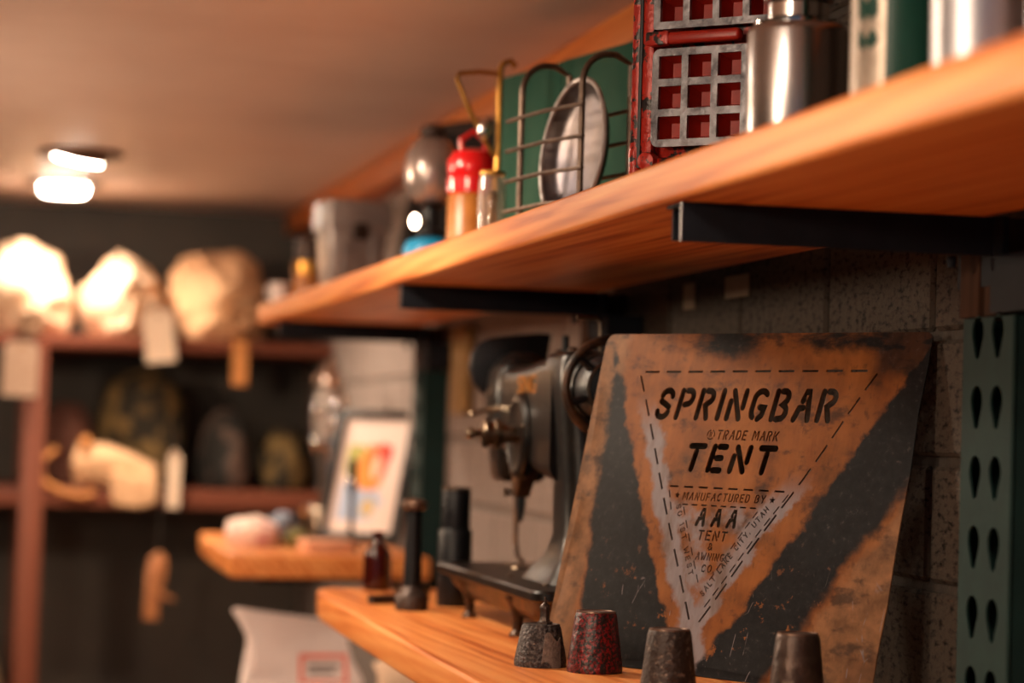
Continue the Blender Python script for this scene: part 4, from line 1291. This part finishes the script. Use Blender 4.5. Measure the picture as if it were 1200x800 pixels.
# dark green flask
t = thing('vacuum_flask', 'dark green enamelled vacuum flask with a silver printed panel', 'flask', (0.700, 1.735, USH))
obj('body', lathe([(0.036, 0), (0.041, 0.003), (0.042, 0.008), (0.042, 0.20), (0.036, 0.215), (0.028, 0.222)], 56), 'thermos', t)
obj('cup_cap', lathe([(0.028, 0.2215), (0.036, 0.224), (0.036, 0.28), (0.030, 0.288)], 40), 'stainless', t)
obj('base_band', lathe([(0.0421, 0.003), (0.0430, 0.004), (0.0430, 0.014), (0.0421, 0.015)], 56, False), 'chrome', t)
V = []
F = []
na = 14
for k_, rr in ((0, 0.0422), (1, 0.0427)):
    for i in range(na+1):
        a = math.radians(160+66*i/na)
        for zz in (0.022, 0.185):
            V.append((rr*math.cos(a), rr*math.sin(a), zz))
o_ = 2*(na+1)
for i in range(na):
    F.append((o_+2*i, o_+2*i+2, o_+2*i+3, o_+2*i+1))
    F.append((2*i, 2*i+1, 2*i+3, 2*i+2))
    F.append((2*i+1, o_+2*i+1, o_+2*i+3, 2*i+3))
    F.append((2*i, 2*i+2, o_+2*i+2, o_+2*i))
F.append((0, o_, o_+1, 1))
F.append((2*na, 2*na+1, o_+2*na+1, o_+2*na))
obj('printed_panel', (V, F), 'label', t, label='silver panel')
for zz, hh in ((0.060, 0.010), (0.082, 0.016), (0.104, 0.008)):
    V2 = []
    for rr in (0.0427, 0.0431):
        for i in range(9):
            a = math.radians(190+28*i/8)
            for z_ in (zz+0.003*math.sin(i*1.9), zz+hh+0.004*math.sin(i*1.3)):
                V2.append((rr*math.cos(a), rr*math.sin(a), z_))
    F2 = [(18+2*i, 18+2*i+2, 18+2*i+3, 18+2*i+1) for i in range(8)]+[(2*i, 2*i+1, 2*i+3, 2*i+2) for i in range(8)]
    obj('printed_mark', (V2, F2), 'thermos', t)
# bright steel mug
t = thing('steel_mug', 'bright steel mug next to the green flask', 'mug', (0.690, 1.560, USH))
obj('body', lathe([(0.034, 0), (0.038, 0.003), (0.039, 0.008), (0.040, 0.088), (0.0415, 0.092), (0.040, 0.0925), (0.038, 0.088), (0.036, 0.01), (0.004, 0.006)], 48), 'mirrorred', t, smooth=40)
obj('handle', tube([(0.038, 0, 0.072), (0.060, 0, 0.074), (0.068, 0, 0.055), (0.062, 0, 0.03), (0.038, 0, 0.022)], 0.0038, 10), 'mirrorred', t, mtx=T(0, 0, 0, rz=0.8))
t = thing('steel_mug', 'bright steel mug second from the green flask', 'mug', (0.700, 1.425, USH))
obj('body', lathe([(0.034, 0), (0.038, 0.003), (0.039, 0.008), (0.040, 0.088), (0.0415, 0.092), (0.040, 0.0925), (0.038, 0.088), (0.036, 0.01), (0.004, 0.006)], 48), 'mirrorred', t, smooth=40)
obj('handle', tube([(0.038, 0, 0.072), (0.060, 0, 0.074), (0.068, 0, 0.055), (0.062, 0, 0.03), (0.038, 0, 0.022)], 0.0038, 10), 'mirrorred', t, mtx=T(0, 0, 0, rz=0.8))

# red capped lantern with amber fuel, and a glass chimney beside it
t = thing('fuel_lantern', 'small lantern with a glossy red cap over an amber body', 'lantern', (0.688, 3.29, USH))
obj('body', lathe([(0.030, 0), (0.034, 0.003), (0.034, 0.085), (0.030, 0.092)], 36), 'amberfill', t)
obj('foot_ring', lathe([(0.0342, 0.0), (0.036, 0.002), (0.036, 0.012), (0.0342, 0.014)], 36, False), 'brass', t)
obj('red_cap', lathe([(0.031, 0.088), (0.035, 0.092), (0.036, 0.110), (0.033, 0.114), (0.035, 0.118), (0.036, 0.135), (0.028, 0.148), (0.012, 0.153)], 40), 'redcap', t)
obj('cap_loop', tube([(-0.016, 0, 0.148), (-0.018, 0, 0.165), (0, 0, 0.178), (0.018, 0, 0.165), (0.016, 0, 0.148)], 0.004, 10), 'redcap', t)
t = thing('glass_chimney', 'clear glass lamp chimney with a brass collar beside the green crate', 'chimney', (0.650, 2.985, USH))
obj('glass', lathe([(0.0165, 0.010), (0.0175, 0.02), (0.0175, 0.075), (0.015, 0.085), (0.0135, 0.085), (0.016, 0.074), (0.016, 0.02), (0.0150, 0.010)], 32, False), 'glass', t)
obj('collar', lathe([(0.016, 0.0), (0.019, 0.001), (0.019, 0.010), (0.017, 0.012)], 32), 'brass', t)
obj('top_ring', lathe([(0.0150, 0.084), (0.0165, 0.085), (0.0165, 0.089), (0.0150, 0.090)], 32, False), 'brass', t)
obj('wick_tube', lathe([(0.004, 0.011), (0.004, 0.05), (0.007, 0.052), (0.007, 0.062), (0.003, 0.066)], 16), 'brass', t)
# brass wire stand
t = thing('brass_stand', 'bent brass rod stand rising behind the red capped lantern', 'stand', (0.678, 3.085, USH))
t.scale = (0.945, 0.945, 0.945)
obj('foot', lathe([(0.022, 0), (0.023, 0.003), (0.020, 0.006), (0.005, 0.010)], 28), 'brass', t)
obj('upright_rod', tube([(0, 0, 0.008), (0, 0, 0.20), (0.0, 0, 0.250), (0.004, 0, 0.258), (0.014, 0, 0.262), (0.022, 0, 0.254)], 0.0044, 10), 'brass', t)
obj('arm_rod', tube([(0, 0, 0.243), (-0.030, 0, 0.244), (-0.058, 0, 0.240), (-0.061, 0, 0.232), (-0.045, 0, 0.195), (-0.020, 0, 0.150), (-0.004, 0, 0.128)], 0.0034, 10), 'brass', t)
obj('joint', sphere(0.009, 0.009, 0.016, 16, 10), 'chrome', t, mtx=T(-0.022, -0.006, 0.163))
# globe lantern with blue cartridge
t = thing('gas_lantern', 'camping lantern with a mirrored globe on a blue gas cartridge', 'lantern', (0.676, 3.53, USH))
obj('cartridge', lathe([(0.036, 0), (0.040, 0.004), (0.040, 0.028), (0.034, 0.040), (0.018, 0.046)], 36), 'blue', t)
obj('valve', lathe([(0.018, 0.045), (0.020, 0.048), (0.020, 0.056), (0.012, 0.060), (0.012, 0.088), (0.018, 0.092), (0.020, 0.098)], 24), 'blackiron', t)
obj('valve_knob', lathe([(0.004, 0), (0.004, 0.02), (0.010, 0.021), (0.010, 0.030)], 16), 'chrome', t, mtx=T(0, 0, 0.068, rz=0.5, ry=-PI/2))
obj('globe', lathe([(0.018, 0.096), (0.034, 0.106), (0.041, 0.125), (0.042, 0.150), (0.038, 0.172), (0.026, 0.190), (0.014, 0.198)], 40), 'mirrorglobe' if 'mirrorglobe' in MT else 'chrome', t, smooth=60)
obj('top_cap', lathe([(0.015, 0.196), (0.020, 0.199), (0.019, 0.208), (0.010, 0.214), (0.003, 0.216)], 24), 'castdark', t)
# leaning dark framed board
t = leaning('framed_board', 'dark framed slate board leaning behind the camping lanterns', 'board', 0.728, 4.12, USH+0.003, 1.10, 0.215)
frame_bars(t, 0.36, 0.292, 0.022, -0.012, 0.010, 'darkwood')
obj('slate_panel', box(0.018, 0.342, 0.018, 0.274, -0.008, 0.002), 'slate', t)
# galvanised tin
t = thing('square_tin', 'square galvanised tin with an overhanging lid near the far shelf end', 'tin', (0.690, 4.36, USH), 0.10)
V, F = loft([[(a, b_, z) for a, b_ in rrect(0, 0, s_, s_, 0.010, 4)] for z, s_ in ((0, 0.046), (0.004, 0.048), (0.120, 0.055), (0.124, 0.055))])
obj('body', (V, F), 'galv', t)
V, F = loft([[(a, b_, z) for a, b_ in rrect(0, 0, s_, s_, 0.010, 4)] for z, s_ in ((0.116, 0.059), (0.118, 0.061), (0.166, 0.060), (0.170, 0.055))])
obj('lid', (V, F), 'galv', t)
obj('latch', box(-0.014, 0.014, -0.064, -0.058, 0.098, 0.128), 'castdark', t, bevel=0.001)
obj('rib', box(-0.030, -0.022, -0.056, -0.049, 0.01, 0.110), 'galv', t, bevel=0.001)
obj('rib', box(0.022, 0.030, -0.056, -0.049, 0.01, 0.110), 'galv', t, bevel=0.001)
# brass banded jar
t = thing('storage_jar', 'glass jar with dark lid and a brass band near the far shelf end', 'jar', (0.672, 4.77, USH))
obj('glass_body', lathe([(0.028, 0), (0.031, 0.003), (0.031, 0.070), (0.028, 0.078)], 36), 'amberglassdark' if 'amberglassdark' in MT else 'amberfill', t)
obj('brass_band', lathe([(0.0312, 0.060), (0.0335, 0.062), (0.0335, 0.084), (0.0312, 0.086)], 36, False), 'brass', t)
obj('lid', lathe([(0.029, 0.078), (0.030, 0.086), (0.029, 0.120), (0.026, 0.132), (0.010, 0.137)], 36), 'castdark', t)
t = thing('enamel_cup', 'small white enamel cup at the far end of the upper shelf', 'cup', (0.618, 4.79, USH))
obj('body', lathe([(0.016, 0), (0.018, 0.002), (0.0225, 0.040), (0.0240, 0.042), (0.0225, 0.043), (0.0165, 0.006), (0.003, 0.004)], 32), 'whitecloth', t)
obj('handle', tube([(0.020, 0, 0.034), (0.032, 0, 0.034), (0.034, 0, 0.02), (0.019, 0, 0.010)], 0.0025, 8), 'whitecloth', t, mtx=T(0, 0, 0, rz=2.4))

# ------------------------------------------------------------------ shelving unit at the back wall
ux0, ux1 = -0.62, WALL-0.002
yf, yb = 6.10, 6.64
un = thing('shelving_unit', 'reddish stained timber shelving unit against the dark back wall', 'shelving', (0.18, yf, 0))
def UB(x0, x1, y0, y1, z0, z1):
    return box(x0-0.18, x1-0.18, y0-yf, y1-yf, z0, z1)
obj('shelf_panel', UB(ux0, ux1, yf+0.010, yb, C+0.176, C+0.206), 'unit', un, bevel=0.002)
obj('shelf_panel', UB(ux0, ux1, yf+0.010, yb, C-0.218, C-0.172), 'unit', un, bevel=0.002)
obj('shelf_panel', UB(ux0, ux1, yf+0.010, yb, C-0.98, C-0.94), 'unit', un, bevel=0.002)
for x in (0.157, -0.60):
    obj('post', UB(x, x+0.056, yf-0.012, yf+0.026, 0, C+0.176), 'unit_v', un, bevel=0.002)
for x in (0.157, -0.60):
    obj('back_post', UB(x, x+0.045, yb-0.04, yb, 0, C+0.176), 'unit_v', un)
UT = C+0.206
UM = C-0.172

def stuff_bag(lab, x, y, z, sx_, sy_, sz_, material, seed, mouth, group='stuffed canvas bags on top of the shelving unit'):
    """drawstring bag: lumpy body with a gathered mouth towards the aisle"""
    t = thing('canvas_bag', lab, 'bag', (x, y, z), 0, group)
    V, F = sphere(1, 1, 1, 48, 30)
    out = []
    for p in V:
        q = Vector(p)
        # gather folds towards the mouth (facing -y)
        k_ = max(0.0, -q.y-0.15)
        ang = math.atan2(q.z, q.x)
        fold = 1.0+0.10*k_*math.sin(ang*9+seed)
        n = noise_vector(q*1.6+Vector((seed, 2.0*seed, 1)))
        n2 = noise_vector(q*4.2+Vector((seed, 5, 1)))
        q = Vector((q.x*fold, q.y, q.z*fold))+n*0.16+n2*0.11
        q.z = max(q.z, -0.70)
        out.append((q.x*sx_, q.y*sy_, (q.z+0.70)*sz_))
    obj('bag_body', (out, F), material, t, smooth=70)
    mx, mz = mouth
    V, F = lathe([(0.018, 0.0), (0.014, 0.012), (0.022, 0.024), (0.034, 0.045), (0.030, 0.046), (0.012, 0.02)], 30)
    V = [(p[0]*(1+0.18*math.sin(6*math.atan2(p[1], p[0]))), p[1]*(1+0.18*math.sin(6*math.atan2(p[1], p[0]))), p[2]) for p in V]
    obj('gathered_mouth', (V, F), material, t, mtx=T(mx, -sy_*0.97, mz, rx=PI/2+0.5))
    obj('drawstring', tube([(mx+0.017*math.cos(2*PI*i/20), -sy_*0.97-0.012, mz-0.004+0.017*math.sin(2*PI*i/20)) for i in range(20)], 0.003, 6, True), 'cord', t)
    return t
stuff_bag('plump cream canvas bag over the unit post, a printed tag below it', 0.150, 6.28, UT, 0.132, 0.17, 0.142, 'canvas', 1.0, (0.02, 0.05))
stuff_bag('low cream canvas bag between two others with a white tag', 0.405, 6.29, UT, 0.104, 0.17, 0.126, 'canvas', 2.3, (0.06, 0.085))
stuff_bag('round tan canvas bag above the hanging tan strap', 0.650, 6.28, UT, 0.126, 0.17, 0.140, 'canvas2', 4.1, (0.035, 0.08))
stuff_bag('cream canvas bag at the outer end of the unit top', -0.16, 6.28, UT, 0.13, 0.16, 0.135, 'canvas', 6.2, (0.0, 0.06))

def hang_tag(name, lab, x0, z0, x1, z1, y, material, tilt=0.0, hole=True):
    w_, h_ = abs(x1-x0), abs(z1-z0)
    t = thing(name, lab, 'tag', ((x0+x1)/2, y, max(z0, z1)))
    t.rotation_euler = (0.05, tilt, 0)
    poly = [(-w_/2, -h_), (w_/2, -h_), (w_/2, -0.016), (w_/2-0.014, 0), (-w_/2+0.014, 0), (-w_/2, -0.016)]
    obj('card', prism(poly, -0.0007, 0.0007, 'y'), material, t, smooth=0)
    obj('eyelet', lathe([(0.003, -0.0012), (0.006, -0.0012), (0.006, 0.0012), (0.003, 0.0012)], 14, False), 'brass', t, mtx=T(0, 0, -0.012, rx=PI/2))
    obj('string', tube([(0, 0.001, -0.012), (0.003, 0.006, 0.018), (0, 0.016, 0.045)], 0.0012, 6), 'cord', t)
    return t
hang_tag('swing_tag', 'printed paper swing tag hanging in front of the unit post', 0.106, C+0.186, 0.192, C+0.050, 6.070, 'printtag', 0.02)
hang_tag('swing_tag', 'blank white swing tag hanging off the middle canvas bag', 0.438, C+0.275, 0.512, C+0.145, 6.055, 'tag', -0.12)
hang_tag('swing_tag', 'narrow white swing tag hanging beside the tan folded canvas', 0.515, C-0.070, 0.545, C-0.215, 6.045, 'tag', 0.0)
t = thing('webbing_strap', 'tan webbing strap hanging over the unit top edge', 'strap', (0.690, 6.10, UT))
obj('webbing', MB().add(prism([(-0.090, 0.003), (0.006, 0.003), (0.006, -0.100), (0.002, -0.100), (0.002, -0.001), (-0.090, 0.0005)], -0.019, 0.019, 'x')), 'strap', t, mtx=T(0, 0.0, 0.0, rz=PI))
obj('stitched_end', box(-0.0195, 0.0195, -0.0085, -0.0055, -0.112, -0.092), 'strap', t, bevel=0.001)
t.location = (0.690, 6.103, UT)

# middle shelf: rolls and bundles
def bundle(name, lab, x, y, sx_, sy_, sz_, material, seed, group=None, cat='bundle'):
    return cloth(name, lab, cat, x, y, UM, sx_, sy_, sz_, material, seed, 0.0, 0.16, 36, 22, -0.62, group)
bundle('cloth_bundle', 'brown canvas bundle tucked beside the unit post', 0.285, 6.36, 0.070, 0.11, 0.135, 'brownbag', 1.5)
bundle('cloth_bundle', 'large camouflage bundle behind the tan folded canvas', 0.480, 6.38, 0.120, 0.12, 0.195, 'camo', 2.5)
bundle('cloth_bundle', 'dark blotched bundle in the middle of the unit shelf', 0.680, 6.30, 0.066, 0.12, 0.135, 'darkcloth', 3.5)
bundle('cloth_bundle', 'small camouflage bundle at the wall end of the unit shelf', 0.840, 6.32, 0.065, 0.10, 0.105, 'camo', 4.4)
# tan folded canvas chair cover with straps
t = thing('folded_canvas_cover', 'tan folded canvas with a loop handle spilling over the unit shelf edge', 'canvas', (0.375, 6.14, UM), -0.15)
def fold_loft(secs, n=8, amp=0.010, fr=13, seed=5.0):
    rings = []
    for i in range(len(secs)-1):
        for k_ in range(6):
            q = [secs[i][j]+(secs[i+1][j]-secs[i][j])*k_/6 for j in range(5)]
            rings.append([(q[0], a_, b_) for a_, b_ in rrect(q[1], (q[3]+q[4])/2, q[2], (q[4]-q[3])/2, min(q[2], (q[4]-q[3])/2)*0.75, n)])
    V, F = loft(rings)
    V, F = crumple((V, F), amp, fr, seed)
    return [(p[0], p[1], max(p[2], 0.0005) if p[1] > -0.05 else p[2]) for p in V], F
# (x, y centre, half depth, z low, z high)
obj('folded_canvas', fold_loft([(-0.090, 0.03, 0.050, 0.0, 0.070), (-0.080, 0.03, 0.065, 0.0, 0.105), (-0.02, 0.025, 0.070, 0.0, 0.108), (0.05, 0.02, 0.070, 0.0, 0.080), (0.115, 0.02, 0.066, 0.0, 0.060), (0.130, 0.02, 0.045, 0.004, 0.042)]), 'canvas2', t, smooth=70)
obj('hanging_flap', fold_loft([(0.015, -0.062, 0.010, -0.030, 0.040), (0.03, -0.064, 0.014, -0.045, 0.045), (0.085, -0.066, 0.015, -0.048, 0.038), (0.125, -0.062, 0.012, -0.036, 0.034), (0.13, -0.060, 0.008, -0.020, 0.026)], 6, 0.006, 20, 2.0), 'canvas2', t, smooth=70)
obj('loop_handle', tube([(-0.13, -0.02, 0.095), (-0.165, -0.045, 0.06), (-0.155, -0.06, 0.015), (-0.11, -0.065, -0.010), (-0.06, -0.06, -0.02), (-0.03, -0.05, -0.012)], [0.008]*6, 8), 'strap', t)
obj('toggle', sphere(0.016, 0.016, 0.02, 16, 10), 'strap', t, mtx=T(-0.055, -0.035, 0.110))
# leather tag hanging below the shelf
t = thing('leather_tag', 'tan leather fob on a dark cord hanging below the unit shelf', 'tag', (0.495, 6.005, C-0.22))
obj('cord', tube([(0.006, 0.098, 0.047), (0.006, 0.06, 0.049), (0.006, 0.03, 0.049), (0.004, 0.0, 0.045), (0.002, 0, -0.02), (0, 0, -0.115)], 0.0018, 6), 'cord', t)
lp = [(-0.022, -0.115), (0.0, -0.100), (0.018, -0.112), (0.022, -0.140), (0.016, -0.175), (0.006, -0.205), (0.004, -0.268), (-0.032, -0.268), (-0.030, -0.20), (-0.028, -0.150)]
obj('fob', prism(lp, -0.003, 0.003, 'y'), 'leather', t, bevel=0.001)
obj('tongue', tube([(0.0, -0.006, -0.13), (-0.012, -0.010, -0.175), (0.006, -0.012, -0.205), (0.040, -0.010, -0.218)], [0.006, 0.008, 0.008, 0.004], 8), 'leather', t)
# sack on the bottom panel of the unit
o = cloth('canvas_sack', 'tan canvas sack on the bottom panel of the shelving unit', 'sack', 0.055, 6.30, C-0.94, 0.085, 0.12, 0.25, 'canvas2', 9.0, 0.0, 0.14, 36, 22, -0.62)
